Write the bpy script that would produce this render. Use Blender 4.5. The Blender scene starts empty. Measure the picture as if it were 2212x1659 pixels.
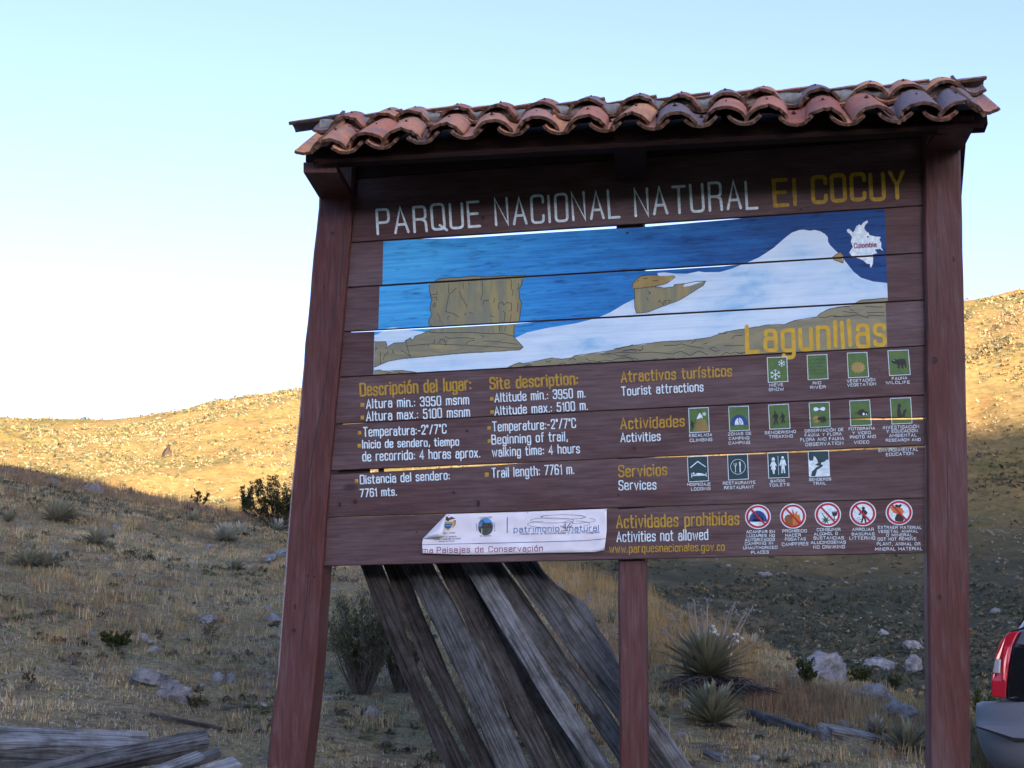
import bpy, bmesh, math, random
import numpy as np
from mathutils import Vector, Matrix, noise
from mathutils.geometry import tessellate_polygon
R_ = math.radians
S = bpy.context.scene
COL = S.collection

# ------------------------------------------------------------------ camera
FPX = 3000.0
def _rot(a, b, c):
    ca, sa, cb, sb, cc, sc = math.cos(a), math.sin(a), math.cos(b), math.sin(b), math.cos(c), math.sin(c)
    Rx = np.array([[1, 0, 0], [0, ca, -sa], [0, sa, ca]])
    Ry = np.array([[cb, 0, sb], [0, 1, 0], [-sb, 0, cb]])
    Rz = np.array([[cc, -sc, 0], [sc, cc, 0], [0, 0, 1]])
    return Rz @ Rx @ Ry
RC = _rot(-0.22788067, 0.17431923, -0.00898952)
RT = RC.T
CAM = Vector((0, 0, 1.6))
YB = 6.640          # distance of the front of the boards
def ray(px, py):
    d = RT @ np.array([(px - 1106) / FPX, (py - 829.5) / FPX, 1.0])
    return Vector((d[0], d[2], -d[1]))
def on_y(px, py, Y=YB):            # point on the vertical plane Y
    d = ray(px, py)
    return CAM + d * (Y / d.y)
def at_r(px, py, r):               # point at horizontal distance r
    d = ray(px, py)
    return CAM + d * (r / math.hypot(d.x, d.y))
cam = bpy.data.objects.new('camera', bpy.data.cameras.new('camera'))
COL.objects.link(cam)
cr = RT @ np.array([1, 0, 0]); cu = RT @ np.array([0, -1, 0]); cb = RT @ np.array([0, 0, -1])
w = lambda v: (v[0], v[2], -v[1])
cr, cu, cb = w(cr), w(cu), w(cb)
cam.matrix_world = Matrix(((cr[0], cu[0], cb[0], 0), (cr[1], cu[1], cb[1], 0), (cr[2], cu[2], cb[2], 1.6), (0, 0, 0, 1)))
cam.data.sensor_width = 36; cam.data.lens = FPX / 2212 * 36
cam.data.clip_start = 0.05; cam.data.clip_end = 3000
S.camera = cam

# ------------------------------------------------------------------ light
SUN_EL, SUN_AZ = 5.0, -28.0       # sun behind the camera; azimuth of the light's travel, degrees from +Y towards +X
W = bpy.data.worlds.new('World'); S.world = W; W.use_nodes = True
nt = W.node_tree; nt.nodes.clear()
sky = nt.nodes.new('ShaderNodeTexSky'); sky.sky_type = 'NISHITA'; sky.sun_disc = False
sky.sun_elevation = R_(SUN_EL); sky.sun_rotation = R_(180 + SUN_AZ)
sky.altitude = 3900; sky.air_density = 0.5; sky.dust_density = 10.0; sky.ozone_density = 0.6
bg = nt.nodes.new('ShaderNodeBackground'); bg.inputs[1].default_value = 0.15
wo = nt.nodes.new('ShaderNodeOutputWorld')
hz_ = nt.nodes.new('ShaderNodeMix'); hz_.data_type = 'RGBA'; hz_.blend_type = 'MULTIPLY'; hz_.inputs[0].default_value = 1.0; hz_.inputs[7].default_value = (1.09, 0.935, 0.97, 1)   # camera white balance
nt.links.new(sky.outputs[0], hz_.inputs[6]); nt.links.new(hz_.outputs[2], bg.inputs[0]); nt.links.new(bg.outputs[0], wo.inputs[0])
sl = bpy.data.lights.new('sun', 'SUN'); sl.energy = 4.6; sl.angle = R_(0.5); sl.color = (1.0, 0.80, 0.55)
so = bpy.data.objects.new('sun', sl); COL.objects.link(so)
ce = math.cos(R_(SUN_EL))
SUND = Vector((math.sin(R_(SUN_AZ)) * ce, math.cos(R_(SUN_AZ)) * ce, -math.sin(R_(SUN_EL))))   # travel
so.rotation_euler = SUND.to_track_quat('-Z', 'Y').to_euler(); so.location = (0, -20, 30)
S.view_settings.view_transform = 'Standard'; S.view_settings.look = 'None'
S.view_settings.gamma = 1; S.view_settings.use_curve_mapping = False
S.view_settings.exposure = 2.85
S.cycles.max_bounces = 6; S.cycles.use_denoising = True

# ------------------------------------------------------------------ helpers
def link(o, parent=None):
    COL.objects.link(o)
    if parent is not None: o.parent = parent
    return o
def tag(o, label=None, cat=None, group=None, kind=None):
    if label: o['label'] = label
    if cat: o['category'] = cat
    if group: o['group'] = group
    if kind: o['kind'] = kind
    return o
def mesh(name, V, F, mat=None, smooth=False):
    m = bpy.data.meshes.new(name)
    if isinstance(V, np.ndarray) and isinstance(F, np.ndarray):
        nv, nf, k = len(V), len(F), F.shape[1]
        m.vertices.add(nv); m.vertices.foreach_set('co', V.astype(np.float32).ravel())
        m.loops.add(nf * k); m.loops.foreach_set('vertex_index', F.astype(np.int32).ravel())
        m.polygons.add(nf); m.polygons.foreach_set('loop_start', np.arange(0, nf * k, k, dtype=np.int32))
        m.polygons.foreach_set('loop_total', np.full(nf, k, dtype=np.int32))
        m.update(calc_edges=True)
    else:
        m.from_pydata([tuple(v) for v in V], [], F); m.update()
    for mm in (mat if isinstance(mat, (list, tuple)) else [mat]):
        if mm: m.materials.append(mm)
    if smooth: m.polygons.foreach_set('use_smooth', [True] * len(m.polygons))
    return m
def setcol(m, C):
    a = m.color_attributes.new('Col', 'FLOAT_COLOR', 'POINT')
    C = np.asarray(C, np.float32)
    if C.shape[1] == 3: C = np.c_[C, np.ones(len(C), np.float32)]
    a.data.foreach_set('color', C.ravel())
def obj(name, m, parent=None, loc=None):
    o = bpy.data.objects.new(name, m)
    if loc is not None: o.location = loc
    return link(o, parent)
def empty(name, loc, rz=0):
    o = bpy.data.objects.new(name, None); o.empty_display_size = 0.2
    o.location = loc; o.rotation_euler.z = rz
    return link(o)
class MB:
    def __init__(s): s.v = []; s.f = []
    def add(s, V, F):
        n = len(s.v); s.v += [Vector(v) for v in V]; s.f += [tuple(i + n for i in f) for f in F]; return s
    def box(s, a, b):
        x0, y0, z0 = a; x1, y1, z1 = b
        return s.add([(x0,y0,z0),(x1,y0,z0),(x1,y1,z0),(x0,y1,z0),(x0,y0,z1),(x1,y0,z1),(x1,y1,z1),(x0,y1,z1)],
                     [(0,3,2,1),(4,5,6,7),(0,1,5,4),(1,2,6,5),(2,3,7,6),(3,0,4,7)])
    def hexa(s, P):                 # 8 points: bottom ring 0-3, top ring 4-7
        return s.add(P, [(0,3,2,1),(4,5,6,7),(0,1,5,4),(1,2,6,5),(2,3,7,6),(3,0,4,7)])
    def tube(s, P, rad, n=6, cap=True):
        P = [Vector(p) for p in P]
        rad = rad if isinstance(rad, (list, tuple)) else [rad] * len(P)
        base = len(s.v); up = Vector((0.3, 0.2, 1)).normalized()
        for i, p in enumerate(P):
            d = (P[min(i + 1, len(P) - 1)] - P[max(i - 1, 0)]).normalized()
            a = d.cross(up)
            if a.length < 1e-3: a = d.cross(Vector((1, 0, 0)))
            a.normalize(); b = d.cross(a)
            for k in range(n):
                t = 2 * math.pi * k / n
                s.v.append(p + (a * math.cos(t) + b * math.sin(t)) * rad[i])
        for i in range(len(P) - 1):
            for k in range(n):
                q = (k + 1) % n
                s.f.append((base + i*n + k, base + i*n + q, base + (i+1)*n + q, base + (i+1)*n + k))
        if cap:
            s.f.append(tuple(base + k for k in range(n))[::-1]); e = base + (len(P) - 1) * n
            s.f.append(tuple(e + k for k in range(n)))
        return s
    def build(s, name, mat, parent=None, smooth=False, loc=None):
        return obj(name, mesh(name, s.v, s.f, mat, smooth), parent, loc)
def lerp(a, b, t): return a + (b - a) * t
def sstep(a, b, x):
    t = max(0.0, min(1.0, (x - a) / (b - a))); return t * t * (3 - 2 * t)
def fbm(x, y, z=0, o=4): return noise.fractal((x, y, z), 1.0, 2.0, o)

# ------------------------------------------------------------------ materials
def newmat(name, rough=0.8, spec=0.2):
    m = bpy.data.materials.new(name); m.use_nodes = True
    b = m.node_tree.nodes['Principled BSDF']
    b.inputs['Roughness'].default_value = rough; b.inputs['Specular IOR Level'].default_value = spec
    return m, m.node_tree, b
def N(nt, t, **kw):
    n = nt.nodes.new(t)
    for k, v in kw.items(): setattr(n, k, v)
    return n
def ramp(nt, stops, src=None, interp='LINEAR'):
    r = nt.nodes.new('ShaderNodeValToRGB'); r.color_ramp.interpolation = interp
    e = r.color_ramp.elements
    while len(e) < len(stops): e.new(0.5)
    for i, (p, c) in enumerate(stops):
        e[i].position = p; e[i].color = (*c, 1) if len(c) == 3 else c
    if src is not None: nt.links.new(src, r.inputs[0])
    return r
def coords(nt, scale=(1, 1, 1), rnd=True, kind='Object', rot=(0, 0, 0)):
    tc = N(nt, 'ShaderNodeTexCoord'); mp = N(nt, 'ShaderNodeMapping')
    mp.inputs['Scale'].default_value = scale; mp.inputs['Rotation'].default_value = rot
    src = tc.outputs[kind]
    if rnd:
        oi = N(nt, 'ShaderNodeObjectInfo'); vm = N(nt, 'ShaderNodeVectorMath', operation='SCALE')
        cx = N(nt, 'ShaderNodeCombineXYZ')
        nt.links.new(oi.outputs['Random'], cx.inputs[0]); nt.links.new(oi.outputs['Random'], cx.inputs[1]); nt.links.new(oi.outputs['Random'], cx.inputs[2])
        nt.links.new(cx.outputs[0], vm.inputs[0]); vm.inputs[3].default_value = 37.0
        ad = N(nt, 'ShaderNodeVectorMath', operation='ADD')
        nt.links.new(src, ad.inputs[0]); nt.links.new(vm.outputs[0], ad.inputs[1]); src = ad.outputs[0]
    nt.links.new(src, mp.inputs[0]); return mp.outputs[0]
def tnoise(nt, vec, scale, detail=5, rough=0.6, dist=0.0):
    n = N(nt, 'ShaderNodeTexNoise'); n.inputs['Scale'].default_value = scale; n.inputs['Detail'].default_value = detail
    n.inputs['Roughness'].default_value = rough; n.inputs['Distortion'].default_value = dist
    nt.links.new(vec, n.inputs['Vector']); return n.outputs[0]
def mix(nt, a, b, fac, mode='MIX'):
    m = N(nt, 'ShaderNodeMix', data_type='RGBA', blend_type=mode)
    for i, v in ((6, a), (7, b)):
        if isinstance(v, tuple): m.inputs[i].default_value = (*v, 1)
        else: nt.links.new(v, m.inputs[i])
    if isinstance(fac, float): m.inputs[0].default_value = fac
    else: nt.links.new(fac, m.inputs[0])
    return m.outputs[2]
def bump(nt, b, h, strength=0.3, dist=0.01):
    n = N(nt, 'ShaderNodeBump'); n.inputs['Strength'].default_value = strength; n.inputs['Distance'].default_value = dist
    nt.links.new(h, n.inputs['Height']); nt.links.new(n.outputs[0], b.inputs['Normal'])
def wood(name, ax, dark, mid, light, rough=0.6, spec=0.3, grain=1.0, wear=0.5, bmp=0.35, knots=True, crack=False, along=3.0):
    m, nt, b = newmat(name, rough, spec)
    sc = [22, 22, 22]; sc[ax] = along
    v = coords(nt, tuple(s * grain for s in sc))
    g = tnoise(nt, v, 1.6, 8, 0.7, 0.4)
    base = ramp(nt, [(0.30, dark), (0.5, mid), (0.72, light)], g).outputs[0]
    sc2 = [3.5, 3.5, 3.5]; sc2[ax] = 0.9
    v2 = coords(nt, tuple(sc2)); p = tnoise(nt, v2, 1.0, 5, 0.6)
    pr = ramp(nt, [(0.38, (0, 0, 0)), (0.66, (1, 1, 1))], p).outputs[0]
    darker = mix(nt, base, dark, 0.55)
    lighter = mix(nt, base, light, wear)
    c = mix(nt, darker, lighter, pr)
    fine = tnoise(nt, coords(nt, (120 if ax != 0 else 6, 120, 120 if ax != 2 else 6)), 1.0, 2, 0.5)
    c = mix(nt, c, ramp(nt, [(0.3, (0.62, 0.62, 0.62)), (0.7, (1.25, 1.25, 1.25))], fine).outputs[0], 0.8, 'MULTIPLY')
    if crack:
        cs_ = [30, 30, 30]; cs_[ax] = 1.1
        cn = tnoise(nt, coords(nt, tuple(cs_)), 1.0, 3, 0.5, 0.6)
        cr_ = ramp(nt, [(0.455, (1, 1, 1)), (0.49, (0.35, 0.34, 0.33)), (0.505, (0.35, 0.34, 0.33)), (0.54, (1, 1, 1))], cn).outputs[0]
        c = mix(nt, c, cr_, 0.85, 'MULTIPLY')
        st = tnoise(nt, coords(nt, (9, 9, 9)), 1.0, 6, 0.7)
        c = mix(nt, c, ramp(nt, [(0.35, (0.55, 0.5, 0.46)), (0.6, (1.1, 1.1, 1.12))], st).outputs[0], 1.0, 'MULTIPLY')
    if knots:
        vs = [3.2, 3.2, 3.2]; vs[ax] = 1.7
        vo = N(nt, 'ShaderNodeTexVoronoi'); vo.inputs['Scale'].default_value = 1.0; nt.links.new(coords(nt, tuple(vs)), vo.inputs['Vector'])
        kr = ramp(nt, [(0.0, (0.25, 0.22, 0.22)), (0.055, (0.45, 0.4, 0.4)), (0.09, (1, 1, 1))], vo.outputs['Distance']).outputs[0]
        c = mix(nt, c, kr, 1.0, 'MULTIPLY')
    nt.links.new(c, b.inputs['Base Color'])
    bump(nt, b, g, bmp, 0.004)
    return m
def flat(name, col, rough=0.6, spec=0.3, var=0.25, scale=30, streak=None):
    m, nt, b = newmat(name, rough, spec)
    v = coords(nt, streak or (1, 1, 1), rnd=False)
    n = tnoise(nt, v, scale, 5, 0.65)
    k0, k1 = 1 - var, 1 + var * 0.6
    c = ramp(nt, [(0.3, tuple(x * k0 for x in col)), (0.7, tuple(min(1, x * k1) for x in col))], n).outputs[0]
    nt.links.new(c, b.inputs['Base Color']); return m
M = {}
M['plank'] = wood('stained_plank', 0, (0.060, 0.025, 0.022), (0.080, 0.042, 0.040), (0.132, 0.102, 0.106), 0.55, 0.3, bmp=0.2)
M['topplank'] = wood('shade_darkened_plank', 0, (0.020, 0.010, 0.009), (0.034, 0.018, 0.016), (0.05, 0.03, 0.028), 0.7, 0.15, bmp=0.2)  # plank stain darkened to carry the shade under the eave
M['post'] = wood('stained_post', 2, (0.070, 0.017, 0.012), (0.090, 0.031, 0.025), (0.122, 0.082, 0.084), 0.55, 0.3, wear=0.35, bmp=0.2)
M['roofwood'] = wood('shade_darkened_roof_wood', 0, (0.014, 0.007, 0.006), (0.024, 0.013, 0.011), (0.04, 0.022, 0.018), 0.8, 0.1)  # roof timber colour made darker, with the shade below the tiles painted in
M['weathered'] = wood('weathered_timber', 0, (0.045, 0.052, 0.054), (0.095, 0.110, 0.115), (0.16, 0.18, 0.185), 0.85, 0.1, wear=0.6, bmp=0.9, crack=True)
M['barkwood'] = wood('brown_stripped_timber', 0, (0.030, 0.031, 0.030), (0.070, 0.071, 0.067), (0.14, 0.147, 0.143), 0.85, 0.1, wear=0.5, bmp=1.0, crack=True)
M['silverwood'] = wood('silver_weathered_timber', 0, (0.09, 0.10, 0.105), (0.185, 0.215, 0.23), (0.28, 0.33, 0.35), 0.85, 0.1, wear=0.7, bmp=0.9, crack=True)
M['white'] = flat('white_sign_paint', (0.66, 0.84, 0.92), 0.45, 0.3, 0.30, 60)
M['bright_yellow'] = flat('bright_ochre_paint', (0.56, 0.37, 0.02), 0.45, 0.3, 0.2, 25)
M['yellow'] = flat('ochre_sign_paint', (0.43, 0.28, 0.025), 0.45, 0.3, 0.42, 60)
M['black'] = flat('black_line_paint', (0.02, 0.022, 0.022), 0.5, 0.3, 0.2)
M['green'] = flat('green_icon_paint', (0.075, 0.165, 0.04), 0.5, 0.3, 0.25, 25)
M['teal'] = flat('teal_icon_paint', (0.012, 0.055, 0.062), 0.5, 0.3, 0.15)
M['red'] = flat('red_ring_paint', (0.42, 0.016, 0.03), 0.5, 0.3, 0.2)
M['darkblue'] = flat('dark_blue_paint', (0.015, 0.06, 0.22), 0.5, 0.3, 0.2)
M['ochre'] = flat('rock_paint', (0.33, 0.26, 0.09), 0.55, 0.2, 0.45, 7, (1, 1, 0.3))
M['orange'] = flat('orange_paint', (0.6, 0.18, 0.03), 0.5, 0.3, 0.3, 40)
M['rust'] = flat('brown_fire_paint', (0.25, 0.09, 0.015), 0.5, 0.3, 0.5, 20)
M['leafpaint'] = flat('dark_green_paint', (0.03, 0.11, 0.04), 0.5, 0.3, 0.2)
M['purple'] = flat('magenta_print', (0.22, 0.03, 0.11), 0.5, 0.3, 0.1)
M['printblue'] = flat('blue_print', (0.05, 0.19, 0.42), 0.5, 0.3, 0.1)
M['printgrey'] = flat('grey_blue_print', (0.07, 0.10, 0.16), 0.5, 0.3, 0.1)
M['rubber'] = flat('black_rubber', (0.02, 0.02, 0.02), 0.8, 0.2)
M['mortar'] = flat('grey_green_mortar', (0.24, 0.26, 0.24), 0.95, 0.05, 0.4, 40)
M['iron'] = flat('rusty_screw', (0.045, 0.022, 0.018), 0.7, 0.3, 0.3)
def mural_mats():
    # painted sky: pale blue brush work at the left, deep blue at the right
    m, nt, b = newmat('mural_sky_paint', 0.5, 0.15)
    tc = N(nt, 'ShaderNodeTexCoord'); sx = N(nt, 'ShaderNodeSeparateXYZ'); nt.links.new(tc.outputs['Object'], sx.inputs[0])
    v = coords(nt, (1.6, 1, 7), rnd=False, rot=(0, R_(-14), 0)); n1 = tnoise(nt, v, 2.2, 6, 0.65, 0.5)
    x0, x1 = on_y(828, 600).x, on_y(1917, 560).x
    mr = N(nt, 'ShaderNodeMapRange'); mr.inputs[1].default_value = x0; mr.inputs[2].default_value = x1
    nt.links.new(sx.outputs[0], mr.inputs[0])
    ad = N(nt, 'ShaderNodeMath', operation='MULTIPLY_ADD'); nt.links.new(n1, ad.inputs[0]); ad.inputs[1].default_value = 0.62; ad.inputs[2].default_value = -0.31
    a2 = N(nt, 'ShaderNodeMath', operation='ADD'); nt.links.new(mr.outputs[0], a2.inputs[0]); nt.links.new(ad.outputs[0], a2.inputs[1])
    c = ramp(nt, [(0.0, (0.055, 0.38, 0.74)), (0.35, (0.026, 0.24, 0.60)), (0.6, (0.014, 0.13, 0.38)), (0.8, (0.010, 0.065, 0.22))], a2.outputs[0]).outputs[0]
    v3 = coords(nt, (9, 1, 60), rnd=False, rot=(0, R_(-55), 0)); n3 = tnoise(nt, v3, 1.0, 3, 0.6)
    c = mix(nt, c, ramp(nt, [(0.25, (0.42, 0.46, 0.5)), (0.45, (1, 1, 1))], n3).outputs[0], 1.0, 'MULTIPLY')
    v4 = coords(nt, (2.2, 1, 80), rnd=False); n4 = tnoise(nt, v4, 1.0, 4, 0.6)
    c = mix(nt, c, ramp(nt, [(0.3, (0.62, 0.70, 0.78)), (0.7, (1.45, 1.28, 1.15))], n4).outputs[0], 0.9, 'MULTIPLY')
    nt.links.new(c, b.inputs['Base Color']); M['msky'] = m
    m, nt, b = newmat('mural_snow_paint', 0.5, 0.2)
    v = coords(nt, (2.0, 1, 5), rnd=False, rot=(0, R_(40), 0)); n1 = tnoise(nt, v, 1.5, 5, 0.6, 0.3)
    c = ramp(nt, [(0.40, (0.60, 0.79, 0.89)), (0.56, (0.50, 0.72, 0.86)), (0.74, (0.22, 0.52, 0.76))], n1).outputs[0]
    v4 = coords(nt, (2.2, 1, 80), rnd=False); n4 = tnoise(nt, v4, 1.0, 4, 0.6)
    c = mix(nt, c, ramp(nt, [(0.3, (0.86, 0.88, 0.9)), (0.6, (1.03, 1.02, 1.0))], n4).outputs[0], 0.9, 'MULTIPLY')
    nt.links.new(c, b.inputs['Base Color']); M['msnow'] = m
    m, nt, b = newmat('mural_rock_paint', 0.5, 0.3)
    v = coords(nt, (9, 1, 1.2), rnd=False); n1 = tnoise(nt, v, 1.3, 5, 0.6, 0.3)
    c = ramp(nt, [(0.3, (0.135, 0.16, 0.105)), (0.42, (0.25, 0.24, 0.115)), (0.52, (0.175, 0.20, 0.14)), (0.62, (0.29, 0.27, 0.105)), (0.72, (0.28, 0.205, 0.125))], n1).outputs[0]
    nt.links.new(c, b.inputs['Base Color']); M['mrock'] = m
    m, nt, b = newmat('mural_foreground_paint', 0.5, 0.3)
    v = coords(nt, (2.0, 1, 6), rnd=False, rot=(0, R_(12), 0)); n1 = tnoise(nt, v, 1.6, 5, 0.6, 0.5)
    c = ramp(nt, [(0.3, (0.165, 0.185, 0.125)), (0.45, (0.26, 0.255, 0.14)), (0.58, (0.185, 0.20, 0.135)), (0.7, (0.32, 0.29, 0.13))], n1).outputs[0]
    nt.links.new(c, b.inputs['Base Color']); M['mfore'] = m
mural_mats()
def tile_mat():
    m, nt, b = newmat('fired_clay_tile', 0.92, 0.08)
    oi = N(nt, 'ShaderNodeObjectInfo')
    base = ramp(nt, [(0.0, (0.43, 0.20, 0.145)), (0.16, (0.52, 0.235, 0.16)), (0.3, (0.27, 0.20, 0.195)), (0.42, (0.50, 0.27, 0.205)), (0.56, (0.38, 0.155, 0.115)), (0.7, (0.21, 0.185, 0.20)), (0.8, (0.57, 0.29, 0.18)), (0.93, (0.62, 0.32, 0.17))], oi.outputs['Random'], 'CONSTANT').outputs[0]
    n = tnoise(nt, coords(nt, (6, 6, 6)), 1.0, 5, 0.6)
    c = mix(nt, base, (0.23, 0.19, 0.19), ramp(nt, [(0.48, (0, 0, 0)), (0.68, (0.8, 0.8, 0.8))], n).outputs[0])
    n2 = tnoise(nt, coords(nt, (60, 60, 60)), 1.0, 4, 0.7)
    c = mix(nt, c, ramp(nt, [(0.3, (0.6, 0.6, 0.6)), (0.65, (1.15, 1.15, 1.15))], n2).outputs[0], 0.8, 'MULTIPLY')
    n3 = tnoise(nt, coords(nt, (25, 25, 25)), 1.0, 2, 0.5)
    c = mix(nt, c, (0.33, 0.34, 0.32), ramp(nt, [(0.70, (0, 0, 0)), (0.74, (0.8, 0.8, 0.8))], n3).outputs[0])
    nt.links.new(c, b.inputs['Base Color']); bump(nt, b, n2, 0.3, 0.003); M['tile'] = m
    m, nt, b = newmat('raw_tile_edge', 0.95, 0.1)
    n2 = tnoise(nt, coords(nt, (40, 40, 40)), 1.0, 4, 0.7)
    c = ramp(nt, [(0.3, (0.06, 0.04, 0.03)), (0.6, (0.17, 0.10, 0.065)), (0.8, (0.2, 0.17, 0.14))], n2).outputs[0]
    nt.links.new(c, b.inputs['Base Color']); M['tile_edge'] = m
tile_mat()
def foliage_mat():
    m, nt, b = newmat('leaf_and_straw', 0.75, 0.15)
    a = N(nt, 'ShaderNodeVertexColor', layer_name='Col'); nt.links.new(a.outputs[0], b.inputs['Base Color'])
    M['leaf'] = m
foliage_mat()
def ground_mat():
    m, nt, b = newmat('dry_grass_ground', 0.95, 0.05)
    v = coords(nt, (1, 1, 1), rnd=False)
    big = tnoise(nt, v, 0.35, 6, 0.6, 0.6); mid = tnoise(nt, v, 2.3, 7, 0.68); fine = tnoise(nt, v, 22, 8, 0.75)
    c = ramp(nt, [(0.30, (0.085, 0.078, 0.066)), (0.45, (0.20, 0.178, 0.115)), (0.56, (0.25, 0.225, 0.13)), (0.68, (0.16, 0.18, 0.105)), (0.8, (0.28, 0.29, 0.23))], mid).outputs[0]
    c = mix(nt, c, ramp(nt, [(0.35, (0.45, 0.45, 0.45)), (0.5, (0.95, 0.95, 0.95)), (0.7, (1.6, 1.55, 1.5))], fine).outputs[0], 1.0, 'MULTIPLY')
    # far slopes: straw-coloured grass, with some of the sunlit gold in its colour
    far = ramp(nt, [(0.30, (0.15, 0.13, 0.06)), (0.43, (0.20, 0.155, 0.072)), (0.58, (0.25, 0.18, 0.078)), (0.75, (0.29, 0.225, 0.12))], tnoise(nt, v, 0.16, 9, 0.72, 0.4)).outputs[0]
    valley = ramp(nt, [(0.32, (0.036, 0.040, 0.026)), (0.5, (0.060, 0.062, 0.040)), (0.62, (0.11, 0.095, 0.055)), (0.78, (0.10, 0.11, 0.085))], tnoise(nt, v, 0.4, 9, 0.72, 0.4)).outputs[0]  # scrub green, darkened so the colour carries the slope's shade
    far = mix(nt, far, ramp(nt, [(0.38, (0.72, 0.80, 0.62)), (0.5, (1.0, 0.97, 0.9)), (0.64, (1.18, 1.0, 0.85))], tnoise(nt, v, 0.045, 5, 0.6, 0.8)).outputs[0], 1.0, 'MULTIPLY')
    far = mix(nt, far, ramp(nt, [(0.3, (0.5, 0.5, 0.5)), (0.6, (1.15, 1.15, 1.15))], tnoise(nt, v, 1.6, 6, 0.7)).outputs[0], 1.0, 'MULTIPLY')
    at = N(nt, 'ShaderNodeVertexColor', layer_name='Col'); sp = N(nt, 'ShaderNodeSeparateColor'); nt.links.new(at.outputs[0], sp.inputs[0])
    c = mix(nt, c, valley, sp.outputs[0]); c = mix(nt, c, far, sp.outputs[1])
    nt.links.new(c, b.inputs['Base Color']); bump(nt, b, fine, 0.9, 0.03); M['ground'] = m
ground_mat()
def rock_mat():
    m, nt, b = newmat('pale_lichened_rock', 0.9, 0.1)
    v = coords(nt, (1, 1, 1), kind='Object'); n = tnoise(nt, v, 7, 9, 0.78, 0.4)
    c = ramp(nt, [(0.33, (0.05, 0.055, 0.058)), (0.47, (0.16, 0.17, 0.175)), (0.64, (0.30, 0.32, 0.33))], n).outputs[0]
    c = mix(nt, c, (0.15, 0.14, 0.09), ramp(nt, [(0.58, (0, 0, 0)), (0.7, (0.6, 0.6, 0.6))], tnoise(nt, v, 9, 4, 0.6)).outputs[0])
    nt.links.new(c, b.inputs['Base Color']); bump(nt, b, n, 0.7, 0.03); M['rock'] = m
rock_mat()
M['stone'] = flat('dull_far_stone', (0.16, 0.17, 0.175), .9, .1, .4, 3)
M['dark_stone'] = flat('dark_outcrop_stone', (0.045, 0.035, 0.03), .9, .1, .5, 3)
# ------------------------------------------------------------------ terrain
_near = [  # image column, crest line, crest distance, line of the ground at 7.3 m
    (-900, 930, 34, 1620), (-300, 975, 33, 1632), (0, 1008, 32, 1640), (220, 1052, 30, 1645), (450, 1100, 28, 1650), (640, 1135, 26, 1654),
    (900, 1175, 25, 1668), (1130, 1218, 24, 1685), (1400, 1300, 20, 1705), (1700, 1425, 16.5, 1725), (1990, 1530, 13.5, 1745),
    (2100, 1565, 12.8, 1790), (2160, 1605, 13.0, 1845), (2300, 1660, 14.0, 1850), (2700, 1670, 15.0, 1855), (3400, 1670, 15, 1860)]
_nt = []
for px, yc, rc, y0 in _near:
    a = at_r(px, yc, rc); b = at_r(px, y0, 7.3)
    _nt.append((math.atan2(a.x, a.y), rc, a.z, b.z))
_nt = np.array(_nt)
_RR = np.array([16, 22, 30, 45, 70, 100, 130, 170.])
_far = [  # image column, skyline, then lines at 16..130 m
    (-900, 905), (0, 905), (110, 908), (220, 906), (400, 880), (520, 855), (640, 838), (1000, 790), (1500, 700), (1900, 668), (2085, 652), (2212, 620), (2700, 560), (3400, 560)]
_base = np.array([1700, 1625, 1530, 1392, 1225, 1085, 985.])
_ft = []
for px, ys in _far:
    zs = []
    k = (985 - ys) 
    for r, yb in zip(_RR[:-1], _base):
        sh = 0.0
        if px < 1200: sh = -40 * sstep(1200, 200, px) * 0          # same base all round
        t = sstep(60, 170, r)
        zs.append(at_r(px, lerp(yb, min(yb, ys + 35 + (yb - 985) * 0.75), t), r).z)
    zs.append(at_r(px, ys, 170).z)
    p = at_r(px, ys, 170); _ft.append((math.atan2(p.x, p.y), zs))
_fa = np.array([a for a, _ in _ft]); _fz = np.array([z for _, z in _ft])
_AZS = np.linspace(-0.9, 0.9, 721)
def _smooth(a, n):
    k = np.ones(n) / n; return np.convolve(np.pad(a, n // 2, mode='edge'), k, 'valid')[:len(a)]
_nearS = [_smooth(np.interp(_AZS, _nt[:, 0], _nt[:, i]), 15) for i in (1, 2, 3)]
_farS = np.array([_smooth(np.interp(_AZS, _fa, _fz[:, i]), 9) for i in range(len(_RR))])
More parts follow.
